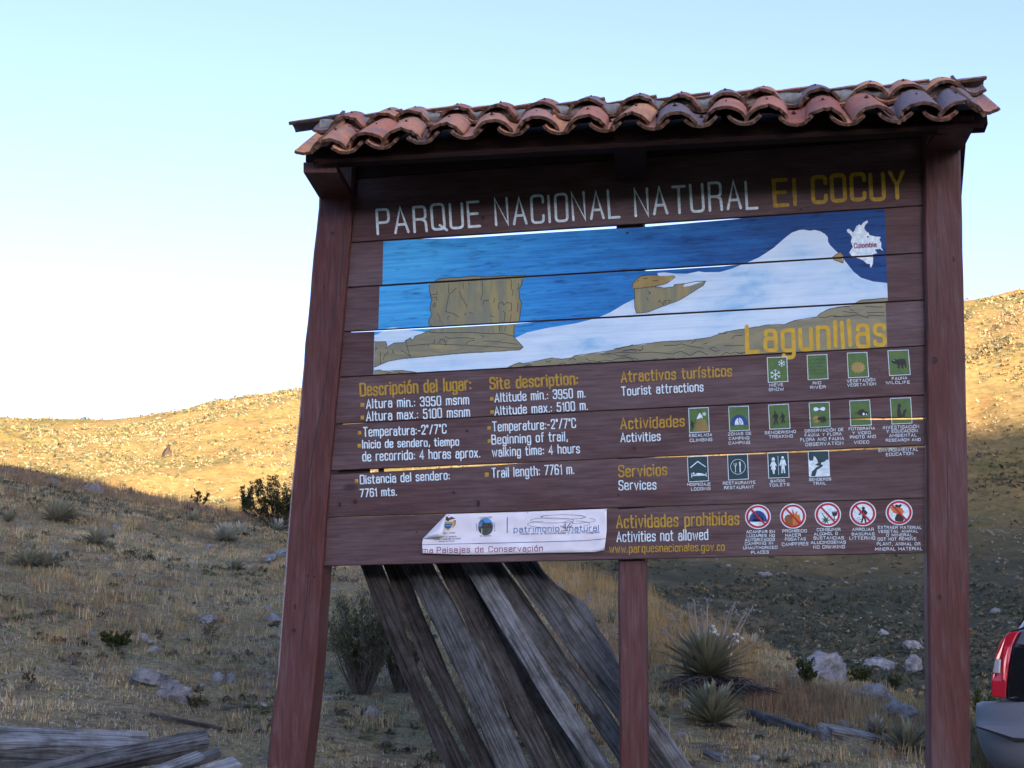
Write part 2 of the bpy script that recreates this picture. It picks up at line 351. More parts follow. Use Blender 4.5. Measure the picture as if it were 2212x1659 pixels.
def height(X, Y):
    r = math.hypot(X, Y); az = math.atan2(X, Y)
    i = (min(0.899, max(-0.9, az)) + 0.9) / 1.8 * 720; k = int(i); f = i - k
    rc, zc, z0 = [s[k] * (1 - f) + s[k + 1] * f for s in _nearS]
    fz = _farS[:, k] * (1 - f) + _farS[:, k + 1] * f
    t = (r - 7.3) / (rc - 7.3)
    if t < 0: zn = (z0 - 0.05 * (7.3 - r)) * sstep(0.5, 5.2, r) ** 0.8
    elif t < 1: zn = z0 + (zc - z0) * (1.18 * t - 0.18 * t * t)
    else:
        d = r - rc; s0 = (zc - z0) * 0.82 / (rc - 7.3)
        zn = zc + s0 * d - (s0 + 0.42) * d * d / (d + 3.5)
    amp = 0.05 * sstep(7, 10, r)
    zn += amp * fbm(X * 0.8, Y * 0.8, 3) + 0.02 * sstep(6, 8, r) * fbm(X * 3, Y * 3, 9, 3)
    if r < 15: z = zn
    else:
        if r >= 170: zf = fz[-1] - 0.12 * (r - 170)
        else: zf = float(np.interp(r, _RR, fz))
        w_ = sstep(40, 80, r)
        zf += 0.25 * sstep(25, 60, r) * fbm(X * 0.09, Y * 0.09, 1) * (1 + 2.2 * w_) * (1 - 0.6 * sstep(140, 170, r)) + 0.12 * fbm(X * 0.5, Y * 0.5, 5, 3)
        kk = 0.6; z = max(zn, zf) + kk * math.exp(-abs(zn - zf) / kk) * 0.25
        z = lerp(zn, z, sstep(15, 17, r))
    if abs(az) > 1.0:                                   # behind the photographer the valley floor runs level
        z = lerp(z, -0.4 + 0.3 * fbm(X * 0.2, Y * 0.2), sstep(1.0, 1.7, abs(az)))
    return z
def ground_at(px, py, rmin=6.6, rmax=230):
    d = ray(px, py); hr = math.hypot(d.x, d.y); r = rmin
    st = 0.02
    while r < rmax:
        p = CAM + d * (r / hr)
        if p.z < height(p.x, p.y): break
        r += st * max(1, r / 10)
    return p
# one sheet: polar grid, fine towards the view
az_v = np.linspace(-0.62, 0.62, 320); az_o = np.linspace(0.62, 2 * math.pi - 0.62, 90)[1:-1]
azs = np.concatenate([az_v, az_o])
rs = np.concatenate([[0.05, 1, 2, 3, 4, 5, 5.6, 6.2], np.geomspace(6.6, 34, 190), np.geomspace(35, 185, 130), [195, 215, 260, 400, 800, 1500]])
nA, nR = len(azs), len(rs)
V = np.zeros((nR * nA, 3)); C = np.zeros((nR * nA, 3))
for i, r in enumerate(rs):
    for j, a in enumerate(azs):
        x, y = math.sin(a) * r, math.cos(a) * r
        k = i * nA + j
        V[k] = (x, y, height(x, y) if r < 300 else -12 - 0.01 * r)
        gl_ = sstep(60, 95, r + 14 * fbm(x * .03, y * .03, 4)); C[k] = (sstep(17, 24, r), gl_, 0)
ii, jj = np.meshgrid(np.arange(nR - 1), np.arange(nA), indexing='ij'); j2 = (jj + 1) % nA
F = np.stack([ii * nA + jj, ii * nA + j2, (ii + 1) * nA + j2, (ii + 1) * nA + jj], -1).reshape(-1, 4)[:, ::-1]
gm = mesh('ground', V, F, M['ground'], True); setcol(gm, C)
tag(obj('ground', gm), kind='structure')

# the mountain behind the photographer, whose shadow covers the near slope
SLX, SLY, SLZ = SUND
def shadow_top(X):     # height of the shadow's edge over the far slope at Y ~ 105
    return lerp(10.5, 21.5, sstep(-45, 18, X)) + 1.0 * fbm(X * 0.06, 7, 0) 
YR = -350.0
xs = np.linspace(-700, 900, 300); rows = []
for t, hh in ((0, 0), (0.12, 0.08), (0.3, 0.32), (0.55, 0.66), (0.8, 0.9), (1.0, 1.0), (1.25, 0.86), (1.7, 0.45), (2.3, -0.02)):
    row = []
    for x in xs:
        k = (105 - YR) / SLY; xt = x + k * SLX
        top = shadow_top(xt) - k * SLZ
        y = -110 + (YR + 110) * t
        z = top * hh + (0 if t == 1.0 else 3.0 * fbm(x * 0.03, y * 0.03, 2))
        row.append((x, y, z - (3 if t in (0, 2.3) else 0)))
    rows.append(row)
V = [p for row in rows for p in row]; n = len(xs)
F = [(i * n + j, i * n + j + 1, (i + 1) * n + j + 1, (i + 1) * n + j) for i in range(len(rows) - 1) for j in range(n - 1)]
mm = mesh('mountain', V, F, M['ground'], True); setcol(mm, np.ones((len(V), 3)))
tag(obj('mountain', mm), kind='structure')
# ------------------------------------------------------------------ stroke lettering
def pts(s): return [tuple(float(q) for q in p.split(',')) for p in s.split()]
GL = {}
def G(ch, w_, *st): GL[ch] = (w_, st)          # stroke prefix: r = rounded corners, c = closed and rounded, d = dot
G('A', .5, '0,0 .25,1 .5,0', '.1,.32 .4,.32'); G('B', .46, '0,0 0,1', 'r0,1 .42,1 .42,.53 0,.53', 'r0,.53 .46,.53 .46,0 0,0')
G('C', .46, 'r.46,.74 .46,1 0,1 0,0 .46,0 .46,.26'); G('D', .48, '0,0 0,1', 'r0,1 .48,1 .48,0 0,0')
G('E', .42, '.42,1 0,1 0,0 .42,0', '0,.52 .36,.52'); G('F', .4, '.4,1 0,1 0,0', '0,.52 .34,.52')
G('G', .48, 'r.48,.74 .48,1 0,1 0,0 .48,0 .48,.46', '.26,.46 .48,.46'); G('H', .48, '0,0 0,1', '.48,0 .48,1', '0,.52 .48,.52')
G('I', .02, '0,0 0,1'); G('J', .34, 'r.34,1 .34,0 0,0 0,.22'); G('K', .46, '0,0 0,1', '.46,1 0,.45', '.14,.58 .46,0')
G('L', .4, '0,1 0,0 .4,0'); G('M', .6, '0,0 0,1 .3,.3 .6,1 .6,0'); G('N', .48, '0,0 0,1 .48,0 .48,1')
G('O', .46, 'c0,0 0,1 .46,1 .46,0'); G('P', .44, '0,0 0,1', 'r0,1 .44,1 .44,.46 0,.46'); G('Q', .46, 'c0,0 0,1 .46,1 .46,0', '.28,.16 .54,-.06')
G('R', .46, '0,0 0,1', 'r0,1 .44,1 .44,.5 0,.5', 'r.24,.5 .44,.44 .46,0'); G('S', .44, 'r.44,.78 .44,1 0,1 0,.56 .44,.46 .44,0 0,0 0,.22')
G('T', .48, '0,1 .48,1', '.24,1 .24,0'); G('U', .46, 'r0,1 0,0 .46,0 .46,1'); G('V', .5, '0,1 .25,0 .5,1'); G('W', .7, '0,1 .17,0 .35,.8 .53,0 .7,1')
G('X', .46, '0,0 .46,1', '0,1 .46,0'); G('Y', .48, '0,1 .24,.48 .48,1', '.24,.48 .24,0'); G('Z', .44, '0,1 .44,1 0,0 .44,0')
G('\u00d1', .48, '0,0 0,1 .48,0 .48,1', '.08,1.16 .2,1.22 .3,1.16 .42,1.22'); G('\u00d3', .46, 'c0,0 0,1 .46,1 .46,0', '.2,1.12 .34,1.32')
G('a', .38, 'r.04,.55 .04,.7 .38,.7 .38,0', 'r.38,.42 0,.42 0,0 .38,0'); G('b', .38, '0,0 0,1', 'r0,.7 .38,.7 .38,0 0,0')
G('c', .34, 'r.34,.52 .34,.7 0,.7 0,0 .34,0 .34,.18'); G('d', .38, '.38,0 .38,1', 'r.38,.7 0,.7 0,0 .38,0')
G('e', .38, 'r.38,.16 .38,0 0,0 0,.7 .38,.7 .38,.36 0,.36'); G('f', .26, 'r.28,1 .1,1 .1,0', '0,.68 .26,.68')
G('g', .38, 'r.38,.7 0,.7 0,0 .38,0', 'r.38,.7 .38,-.28 .02,-.28 .02,-.16'); G('h', .38, '0,0 0,1', 'r0,.7 .38,.7 .38,0')
G('i', .02, '0,0 0,.7', 'd0,.92'); G('\u0131', .02, '0,0 0,.7'); G('\u00ed', .06, '0,0 0,.7', '0,.84 .14,1.06'); G('j', .12, 'r.12,.7 .12,-.28 0,-.28', 'd.12,.92')
G('k', .36, '0,0 0,1', '.34,.7 0,.28', '.1,.4 .36,0'); G('l', .02, '0,0 0,1'); G('m', .6, '0,0 0,.7', 'r0,.7 .3,.7 .3,0', 'r.3,.7 .6,.7 .6,0')
G('n', .38, '0,0 0,.7', 'r0,.7 .38,.7 .38,0'); G('o', .38, 'c0,0 0,.7 .38,.7 .38,0'); G('\u00f3', .38, 'c0,0 0,.7 .38,.7 .38,0', '.16,.84 .3,1.06')
G('p', .38, '0,-.28 0,.7', 'r0,.7 .38,.7 .38,0 0,0'); G('q', .38, '.38,-.28 .38,.7', 'r.38,.7 0,.7 0,0 .38,0'); G('r', .26, '0,0 0,.7', 'r0,.5 .06,.7 .28,.7')
G('s', .34, 'r.34,.54 .34,.7 0,.7 0,.38 .34,.33 .34,0 0,0 0,.15'); G('t', .26, 'r.08,.95 .08,0 .26,0', '-.04,.7 .26,.7'); G('u', .38, 'r0,.7 0,0 .38,0', '.38,0 .38,.7')
G('\u00fa', .38, 'r0,.7 0,0 .38,0', '.38,0 .38,.7', '.16,.84 .3,1.06')
G('v', .38, '0,.7 .19,0 .38,.7'); G('w', .56, '0,.7 .14,0 .28,.6 .42,0 .56,.7'); G('x', .38, '0,.7 .38,0', '0,0 .38,.7'); G('y', .38, '0,.7 .2,.02', '.38,.7 .1,-.28')
G('z', .36, '0,.7 .36,.7 0,0 .36,0'); G('0', .42, 'c0,0 0,1 .42,1 .42,0'); G('1', .16, '0,.82 .16,1 .16,0'); G('2', .42, 'r0,.78 0,1 .42,1 .42,.62 .02,.05', '0,0 .42,0')
G('3', .42, 'r0,.8 0,1 .42,1 .42,.55 .16,.53', 'r.16,.53 .44,.53 .44,0 0,0 0,.2'); G('4', .46, '.46,.26 0,.26 .34,1 .34,0'); G('5', .42, '.4,1 .04,1 .02,.58', 'r.02,.58 .42,.62 .42,0 0,0 0,.2')
G('6', .42, 'r.38,.84 .38,1 0,1 0,0 .42,0 .42,.56 0,.56'); G('7', .42, '0,1 .42,1 .12,0'); G('9', .42, 'r.42,.46 0,.46 0,1 .42,1 .42,0 .04,0 .04,.16')
G('.', .04, 'd.02,.03'); G(':', .04, 'd.02,.1', 'd.02,.55'); G(',', .08, '.07,.1 .02,-.14'); G('-', .24, '0,.4 .24,.4'); G('/', .36, '0,-.02 .36,1.04'); G('\u00b0', .13, 'c0,.76 0,1 .13,1 .13,.76')
def round_stroke(P, rad, closed):
    n = len(P); out = []
    for i in range(n):
        if not closed and i in (0, n - 1): out.append(P[i]); continue
        a, p, b = P[(i - 1) % n], P[i], P[(i + 1) % n]
        la, lb = math.dist(a, p), math.dist(b, p)
        if la < 1e-6 or lb < 1e-6: continue
        ka, kb = min(rad, la * .5) / la, min(rad, lb * .5) / lb
        A = (p[0] + (a[0] - p[0]) * ka, p[1] + (a[1] - p[1]) * ka); B = (p[0] + (b[0] - p[0]) * kb, p[1] + (b[1] - p[1]) * kb)
        for t in (0, .25, .5, .75, 1):
            out.append(((1-t)**2*A[0] + 2*t*(1-t)*p[0] + t*t*B[0], (1-t)**2*A[1] + 2*t*(1-t)*p[1] + t*t*B[1]))
    if closed: out.append(out[0])
    return out
def ribbon(P, wd, taper=False):      # P in px; returns verts (px), faces
    Q = [P[0]]
    for p in P[1:]:
        if math.dist(p, Q[-1]) > 0.05: Q.append(p)
    if len(Q) < 2: Q.append((Q[0][0] + 0.3, Q[0][1]))
    closed = math.dist(Q[0], Q[-1]) < 0.06 and len(Q) > 3
    n = len(Q); V = []; F = []
    def nrm(a, b):
        l = math.dist(a, b) or 1; return (-(b[1] - a[1]) / l, (b[0] - a[0]) / l)
    for i in range(n):
        if closed: n1 = nrm(Q[i - 1] if i else Q[-2], Q[i]); n2 = nrm(Q[i], Q[i + 1] if i < n - 1 else Q[1])
        else:
            n1 = nrm(Q[max(i - 1, 0)], Q[max(i, 1)]); n2 = nrm(Q[min(i, n - 2)], Q[min(i + 1, n - 1)])
        mx, my = n1[0] + n2[0], n1[1] + n2[1]; l = math.hypot(mx, my)
        if l < 0.35: mx, my, k = n2[0], n2[1], 1
        else: mx, my = mx / l, my / l; k = min(1.8, 1 / max(0.3, mx * n1[0] + my * n1[1]))
        h = wd / 2 * k
        if taper: h *= 0.35 + 0.65 * math.sin(math.pi * (i + .5) / n)
        V += [(Q[i][0] + mx * h, Q[i][1] + my * h), (Q[i][0] - mx * h, Q[i][1] - my * h)]
    for i in range(n - 1): F.append((2*i, 2*i + 1, 2*i + 3, 2*i + 2))
    if not closed and not taper:
        for e, s in ((0, 1), (n - 1, -1)):
            a, b = Q[e], Q[e + s]; l = math.dist(a, b) or 1; dx, dy = (a[0] - b[0]) / l * wd * .42, (a[1] - b[1]) / l * wd * .42
            k = len(V); va, vb = V[2*e], V[2*e + 1]
            V += [(va[0]*.72 + vb[0]*.28 + dx, va[1]*.72 + vb[1]*.28 + dy), (vb[0]*.72 + va[0]*.28 + dx, vb[1]*.72 + va[1]*.28 + dy)]
            F.append((2*e, k, k + 1, 2*e + 1))
    return V, F
class Paint:                            # collects flat paint in px on the board plane
    def __init__(s, level=1.0): s.v = []; s.f = []; s.lv = level
    def put(s, V, F, k=0, cv=None):
        n = len(s.v); s.v += [(x, y, k, None) if cv is None else (x, y, k, cv) for x, y in V]; s.f += [tuple(i + n for i in f) for f in F]
    def stroke(s, P, wd, k=0, taper=False): V, F = ribbon(P, wd, taper); s.put(V, F, k); return s
    def poly(s, P, k=0):
        P = [tuple(p) for p in P]; T = tessellate_polygon([[Vector((x, y, 0)) for x, y in P]]); s.put(P, T, k); return s
    def build(s, name, mat, yfun, parent):
        if not s.f: return None
        yf_ = yfun if callable(yfun) else (lambda x, y: yfun)
        V = [on_y(x, y, yf_(x, y) - 0.0006 * s.lv - 0.00012 * k) for x, y, k, _ in s.v]
        bm = bmesh.new(); vs = [bm.verts.new(v) for v in V]
        for f in s.f:
            try: bf = bm.faces.new([vs[i] for i in f])
            except ValueError: continue
        bm.normal_update()
        for bf in bm.faces:
            if bf.normal.y > 0: bf.normal_flip()
        m = bpy.data.meshes.new(name); bm.to_mesh(m); bm.free(); m.materials.append(mat)
        return obj(name, m, parent)
def text_strokes(P, string, p0, p1, h, wd, xh=0.7, rnd=0.15, wob=0.35):
    gap = 0.24; sp = 0.46; x = 0; items = []
    for ch in string:
        if ch == ' ': x += sp; continue
        g = GL[ch]; items.append((x, g)); x += g[0] + gap
    tot = x - gap
    bx, by = p1[0] - p0[0], p1[1] - p0[1]; L = math.hypot(bx, by); ux, uy = bx / L, by / L; vx, vy = uy * 0.85, -ux
    kx = L / tot; rs = random.Random(sum(map(ord, string)))
    for gx, (gw, st) in items:
        jy = rs.uniform(-wob, wob) * h * 0.05; js = 1 + rs.uniform(-wob, wob) * 0.05; jl = rs.uniform(-wob, wob) * 0.06
        for si, s_ in enumerate(st):
            mode = s_[0] if s_[0] in 'rcd' else ''
            pp = pts(s_[1:] if mode else s_)
            if mode == 'd':
                cx, cy = pp[0]; q = wd / h * 0.62; qx = wd / kx * 0.62
                loc = [(cx + qx * math.cos(t), cy + q * math.sin(t)) for t in [i * math.pi / 3 for i in range(6)]]
            else: loc = round_stroke(pp, rnd, mode == 'c') if mode else pp
            res = []
            for a, b in loc:
                if 0 < b <= 0.7 and xh != 0.7: b *= xh / 0.7
                X = (gx + a + jl * b * .6) * kx; Y = b * h * js + jy
                res.append((p0[0] + ux * X + vx * Y, p0[1] + uy * X + vy * Y))
            if mode == 'd': P.poly(res, si)
            else: P.stroke(res, wd, si * 1.5 + 0.3)
# px frames of the close views the lettering was measured in
FR = {'D': (0, 0, 1), 'A': (763.1, 790.8, .19006), 'B': (1023, 790.8, .17335), 'g': (1299.5, 746.5, .3375), 'h': (1299.5, 940, .3375), 'C': (1437.8, 840.5, .16),
      'F': (1603.7, 746.5, .2167), 'E': (1592.6, 1061.7, .185), 's': (884.8, 1078.3, .2125), 't': (608.3, 138.3, .35), 'u': (1382.5, 138.3, .375), '3': (718.9, 359.5, .3), '4': (1327.2, 359.5, .325)}
def fr(k, P): ox, oy, s_ = FR[k]; return [(ox + x * s_, oy + y * s_) for x, y in P]

# ------------------------------------------------------------------ the sign
gz = height(-0.6, YB)
BASE = Vector((-0.55, YB, 0.9))
sign = empty('information_sign', BASE)
tag(sign, 'big brown wooden national park information sign with painted mural under a red clay tile roof', 'sign')
def under(o, parent=sign):
    o.parent = parent
    if parent is sign: o.location = Vector(o.location) - BASE
    return o
def plate(name, Lp, Rp, Y0, depth, mat, steps=26, bev=0.012, tilt=None, rough=0.0):
    # a post: left and right outlines (px) on the plane Y0, running downwards, given depth
    def X(P, y):
        P = sorted(P, key=lambda p: p[1]); return float(np.interp(y, [p[1] for p in P], [p[0] for p in P]))
    ys = np.linspace(min(p[1] for p in Lp), max(p[1] for p in Lp), steps); b = MB()
    for i, y in enumerate(ys):
        l = on_y(X(Lp, y), y, Y0); r = on_y(X(Rp, y), y, Y0)
        z = l.z; r = Vector((r.x, r.y, l.z)) if True else r
        wv = rough * noise.noise((i * .9, Y0, 5.0)); l.x += wv; r.x += rough * noise.noise((i * .7, Y0, 9.0))
        for p in ((l.x, Y0 + bev), (l.x + bev, Y0), (r.x - bev, Y0), (r.x, Y0 + bev), (r.x, Y0 + depth), (l.x, Y0 + depth)):
            b.v.append(Vector((p[0], p[1], z)))
    for i in range(steps - 1):
        for k in range(6):
            q = (k + 1) % 6; b.f.append((i*6 + k, i*6 + q, i*6 + 6 + q, i*6 + 6 + k))
    b.f.append(tuple(range(6))[::-1]); e = (steps - 1) * 6; b.f.append(tuple(e + k for k in range(6)))
    bm = bmesh.new(); vs = [bm.verts.new(v) for v in b.v]
    for f in b.f: bm.faces.new([vs[i] for i in f])
    bmesh.ops.recalc_face_normals(bm, faces=bm.faces); m = bpy.data.meshes.new(name); bm.to_mesh(m); bm.free(); m.materials.append(mat)
    return under(obj(name, m))
YP = YB - 0.035
tag(plate('post', [(694, 300), (688, 424), (684, 474), (677, 542), (655, 774), (642, 930), (630, 1040), (620, 1161), (612, 1272), (601, 1430), (589, 1515), (576, 1655), (571, 1720)],
      [(770, 300), (762, 430), (754, 542), (733, 774), (720, 909), (702, 1133), (695, 1220), (684, 1400), (671, 1540), (657, 1653), (650, 1720)], YP, 0.16, M['post'], 30, rough=0.004), 'wavy-edged left post')
plate('post', [(1996, 230), (1995, 498), (1999, 646), (2003, 1190), (2008, 1659), (2010, 1810)],
      [(2074, 230), (2077, 340), (2080, 498), (2083, 608), (2094, 1241), (2096, 1659), (2098, 1810)], YP, 0.15, M['post'], 26, rough=0.003)
plate('post', [(1330, 250), (1334, 1208), (1338, 1659), (1340, 1790)], [(1388, 250), (1393, 1208), (1398, 1659), (1400, 1790)], YB + 0.035, 0.13, M['post'], 16)

# planks: seam lines (left px, right px) and the open gap below each seam
SEAM = [((766, 386), (1994, 296)), ((757, 524), (1992, 444)), ((750, 621), (1993, 546)), ((742, 717), (1995, 648)), ((733, 815), (1996, 747)), ((723, 916), (1998, 853)), ((715, 1017), (1998, 962)), ((706, 1118), (1997, 1076)), ((697, 1222), (1994, 1194))]
GAP = [[(700, 2), (2000, 2)], [(700, 2), (900, 2.2), (1000, 6.5), (1330, 7.2), (1390, 8), (1450, 7), (1580, 4), (1640, 2), (2000, 2)], [(700, 2.2), (1370, 2.2), (1385, 4.3), (1560, 4), (1600, 2), (2000, 2)],
       [(700, 2.0), (800, 3.2), (960, 3.9), (1100, 3.6), (1160, 2), (2000, 2)], [(700, 1.6), (2000, 1.6)], [(700, 2.8), (760, 2.4), (800, 1.5), (2000, 1.6)],
       [(700, 10), (730, 9.5), (900, 6.5), (1090, 3.8), (1130, 1.4), (1400, 1.6), (1500, 4.0), (2000, 5.6)], [(700, 1.6), (1230, 1.8), (1300, 3.4), (1400, 2.0), (2000, 1.6)], None]
YF = [YB + 0.004, YB, YB + 0.0015, YB - 0.0015, YB + 0.001, YB - 0.002, YB + 0.0005, YB - 0.001, YB + 0.002]
TH = 0.020
def seam_y(i, x): (x0, y0), (x1, y1) = SEAM[i]; return y0 + (y1 - y0) * (x - x0) / (x1 - x0)
def gp(i, x): return float(np.interp(x, [p[0] for p in GAP[i]], [p[1] for p in GAP[i]])) if GAP[i] else 0
def edge_px(i, x, side):          # side 'b': bottom edge of the plank above seam i; 't': top edge of the plank below it
    y = seam_y(i, x); g = gp(i, x)
    n = 0.5 * noise.noise((x * 0.013, i * 3.1, 0)) + 0.25 * noise.noise((x * 0.06, i * 5.1, 2))
    if i == 8: return y
    return y - 0.5 * min(g, 2) + n * .4 if side == 'b' else y - 0.5 * min(g, 2) + g + n * .6
def plank_mesh(name, i, cells):     # cells: list of (xs, top fn, bottom fn)
    V = []; Fs = []
    y0 = YF[i]
    for xs_, tf, bf in cells:
        base = len(V); n = len(xs_)
        for x in xs_:
            t, b_ = tf(x), bf(x); c = 0.9
            if b_ - t < 3 * c: c = (b_ - t) / 4
            T, B_ = on_y(x, t, y0), on_y(x, b_, y0); t2, b2 = on_y(x, t + c, y0), on_y(x, b_ - c, y0)
            V += [Vector((T.x, y0 + TH, T.z)), Vector((T.x, y0 + 0.002, T.z)), t2, b2, Vector((B_.x, y0 + 0.002, B_.z)), Vector((B_.x, y0 + TH, B_.z))]
        for k in range(n - 1):
            for q in range(6):
                q2 = (q + 1) % 6; Fs.append((base + k*6 + q, base + k*6 + q2, base + k*6 + 6 + q2, base + k*6 + 6 + q))
        Fs.append(tuple(base + q for q in range(6))); Fs.append(tuple(base + (n-1)*6 + q for q in range(6))[::-1])
    bm = bmesh.new(); vs = [bm.verts.new(v) for v in V]
    for f in Fs: bm.faces.new([vs[q] for q in f])
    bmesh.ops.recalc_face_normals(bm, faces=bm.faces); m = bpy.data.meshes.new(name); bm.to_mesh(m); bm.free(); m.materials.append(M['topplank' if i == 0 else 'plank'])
    return under(obj(name, m))
XL = [767, 758, 752, 745, 737, 727, 718, 710, 701]
planks = []
SLIT = lambda x: 906.5 - (x - 1688) * 0.0175 + 0.8 * noise.noise((x * .02, 1, 1))
def sg(x): return float(np.interp(x, [1700, 1830, 1890, 2000], [0.0, 1.6, 4.2, 4.6]))
for i in range(9):
    tf = (lambda x, i=i: edge_px(i - 1, x, 't')) if i else (lambda x: seam_y(0, x) - 95)
    bf = (lambda x, i=i: edge_px(i, x, 'b'))
    xl, xr = XL[i] - 6, 1998
    if i == 6:    # the plank with the split at its right end
        xa = np.linspace(xl, 1700, 50); xb = np.linspace(1700, xr, 26)
        cells = [(xa, tf, bf), (xb, tf, lambda x: SLIT(x) - 0.5), (xb, lambda x: SLIT(x) - 0.5 + sg(x), bf)]
    else: cells = [(np.linspace(xl, xr, 70), tf, bf)]
    planks.append(plank_mesh('plank', i, cells))
# index of planks: 0 dark top, 1 title, 2-4 mural, 5 descriptions, 6 activities, 7 services, 8 lowest
def clip(P, n, c):                  # keep n.p <= c
    out = []
    for i in range(len(P)):
        a, b = P[i - 1], P[i]; da = n[0]*a[0] + n[1]*a[1] - c; db = n[0]*b[0] + n[1]*b[1] - c
        if (da <= 0) != (db <= 0):
            t = da / (da - db); out.append((a[0] + (b[0]-a[0])*t, a[1] + (b[1]-a[1])*t))
        if db <= 0: out.append(b)
    return out
def halfplane(p, q, keep):          # keep the side where point `keep` lies
    n = (-(q[1]-p[1]), q[0]-p[0]); c = n[0]*p[0] + n[1]*p[1]
    if n[0]*keep[0] + n[1]*keep[1] > c: n = (-n[0], -n[1]); c = -c
    return n, c
def plank_clip(P, i, x0=700, x1=2000, pieces=8):
    # cut a polygon to plank i, in vertical strips so that the plank's uneven edges are followed
    xs_ = [p[0] for p in P]; a, b = max(x0, min(xs_)), min(x1, max(xs_)); res = []
    if b <= a: return res
    n = max(1, int((b - a) / 60)); g = np.linspace(a, b, n + 1)
    for k in range(n):
        u, v = g[k], g[k + 1]; Q = clip(P, (-1, 0), -u); Q = clip(Q, (1, 0), v) if Q else Q
        if len(Q) < 3: continue
        tu, tv, bu, bv = edge_px(i-1, u, 't') + 1, edge_px(i-1, v, 't') + 1, edge_px(i, u, 'b') - 1, edge_px(i, v, 'b') - 1
        n1, c1 = halfplane((u, tu), (v, tv), (u, tu + 50)); Q = clip(Q, n1, c1)
        if len(Q) >= 3: n2, c2 = halfplane((u, bu), (v, bv), (u, bu - 50)); Q = clip(Q, n2, c2)
        if len(Q) >= 3: res.append(Q)
    return res
def paint_poly(P, idx, mat, level, name='painted_area'):
    for i in idx:
        pa = Paint(level)
        for Q in plank_clip(P, i):
            A = 0.5 * abs(sum(Q[k-1][0]*Q[k][1] - Q[k][0]*Q[k-1][1] for k in range(len(Q))))
            if A > 0.4: pa.poly(Q)
        pa.build(name, mat, YF[i], planks[i])
def paint_lines(lines, wd, mat=None, level=5, name='painted_outline', kf='D', taper=False):
    per = {}
    for L_ in lines:
        P = fr(kf, pts(L_) if isinstance(L_, str) else L_)
        cur, ci = [], None
        # refine, then deal each bit to its plank
        R2 = []
        for a, b in zip(P, P[1:]):
            n = max(1, int(math.dist(a, b) / 4)); R2 += [(a[0] + (b[0]-a[0])*t/n, a[1] + (b[1]-a[1])*t/n) for t in range(n)]
        R2.append(P[-1])
        for k, p in enumerate(R2):
            j = (0.8*noise.noise((p[0]*.11, p[1]*.11, 1)), 0.8*noise.noise((p[0]*.11, p[1]*.11, 7))); p = (p[0]+j[0], p[1]+j[1])
            i = next((q for q in range(1, 9) if edge_px(q-1, p[0], 't') + .5 < p[1] < edge_px(q, p[0], 'b') - .5), None)
            if i != ci:
                if ci is not None and len(cur) > 1: per.setdefault(ci, []).append(cur)
                cur, ci = [], i
            if i is not None: cur.append(p)
        if ci is not None and len(cur) > 1: per.setdefault(ci, []).append(cur)
    for i, Ls in per.items():
        pa = Paint(level)
        for k, c in enumerate(Ls): pa.stroke(c, wd, k % 5)
        pa.build(name, mat or M['black'], YF[i], planks[i])
# mural ground layer: sky blue on planks 2-4, each plank with its own end lines
ENDS = {2: (828, 826, 1911, 1915), 3: (820, 817, 1914, 1918), 4: (809, 806, 1913, 1917)}
for i, (a, b, c, d) in ENDS.items():
    P = [(a, seam_y(i-1, a)), (c, seam_y(i-1, c) - 3), (d, seam_y(i, d) + 4), (b, seam_y(i, b) + 4)]
    paint_poly(P, (i,), M['msky'], 1, 'painted_area')
snow = fr('3', [(296,1600),(298,1215),(330,1205),(380,1168),(430,1157),(500,1165),(560,1180),(640,1188),(700,1200),(1300,1240),(1320,1232),(1400,1195),(1560,1160),(1750,1130),(1850,1105),(1930,1080),(2000,1050),(2050,1020),(2100,990),(2150,965),(2200,940)]) + \
       fr('4', [(300,715),(330,706),(400,712),(440,712),(480,714),(560,697),(600,703),(700,702),(780,680),(840,655),(900,632),(960,605),(1000,580),(1060,540),(1110,495),(1150,462),(1180,440),(1230,422),(1260,420),(1300,428),(1330,422),(1370,432),(1400,450),(1418,470),(1420,500),(1432,522),(1470,560),(1500,585),(1550,650),(1590,700),(1640,740),(1720,765),(1816,775)]) + [(1918, 640), (1918, 830), (809, 830)]
def endclip(P, i):                   # trim to the painted field of plank i
    a, b, c, d = ENDS[i]; P = clip(P, *halfplane((a, seam_y(i-1, a)), (b, seam_y(i, b)), (1300, 700)))
    return clip(P, *halfplane((c, seam_y(i-1, c)), (d, seam_y(i, d)), (1300, 700))) if len(P) > 2 else P
for i in (2, 3, 4): paint_poly(endclip(snow, i), (i,), M['msnow'], 2)
mesa = fr('3', [(735,825),(740,815),(770,808),(870,800),(935,797),(1000,789),(1100,795),(1200,788),(1290,785),(1398,780),(1390,798),(1368,812),(1360,850),(1342,880),(1345,950),(1360,980),(1352,1040),(1340,1125),(1312,1150),(1305,1220),(1240,1210),(1100,1200),(900,1200),(680,1215),(700,1160),(712,1150),(690,1135),(690,1110),(700,1080),(712,1060),(700,1030),(706,1000),(712,960),(695,900),(698,850)])
for i in (2, 3, 4): paint_poly(mesa, (i,), M['mrock'], 3)
foot = fr('3', [(300,1262),(380,1262),(392,1290),(380,1305),(410,1290),(440,1272),(520,1266),(522,1255),(560,1233),(572,1252),(592,1222),(640,1208),(680,1188),(700,1195),(780,1200),(860,1196),(985,1195),(1100,1203),(1230,1203),(1300,1222),(1320,1245),(1370,1300),(1350,1320),(1250,1327),(1100,1335),(900,1347),(700,1366),(500,1384),(400,1402),(296,1446)])
paint_poly(endclip(foot, 4), (4,), M['mfore'], 4)
rock2a = fr('4', [(120,800),(122,780),(140,755),(180,727),(240,720),(285,722),(300,728),(350,728),(395,722),(405,735),(375,750),(355,772),(320,785),(275,797),(200,806),(130,812)])
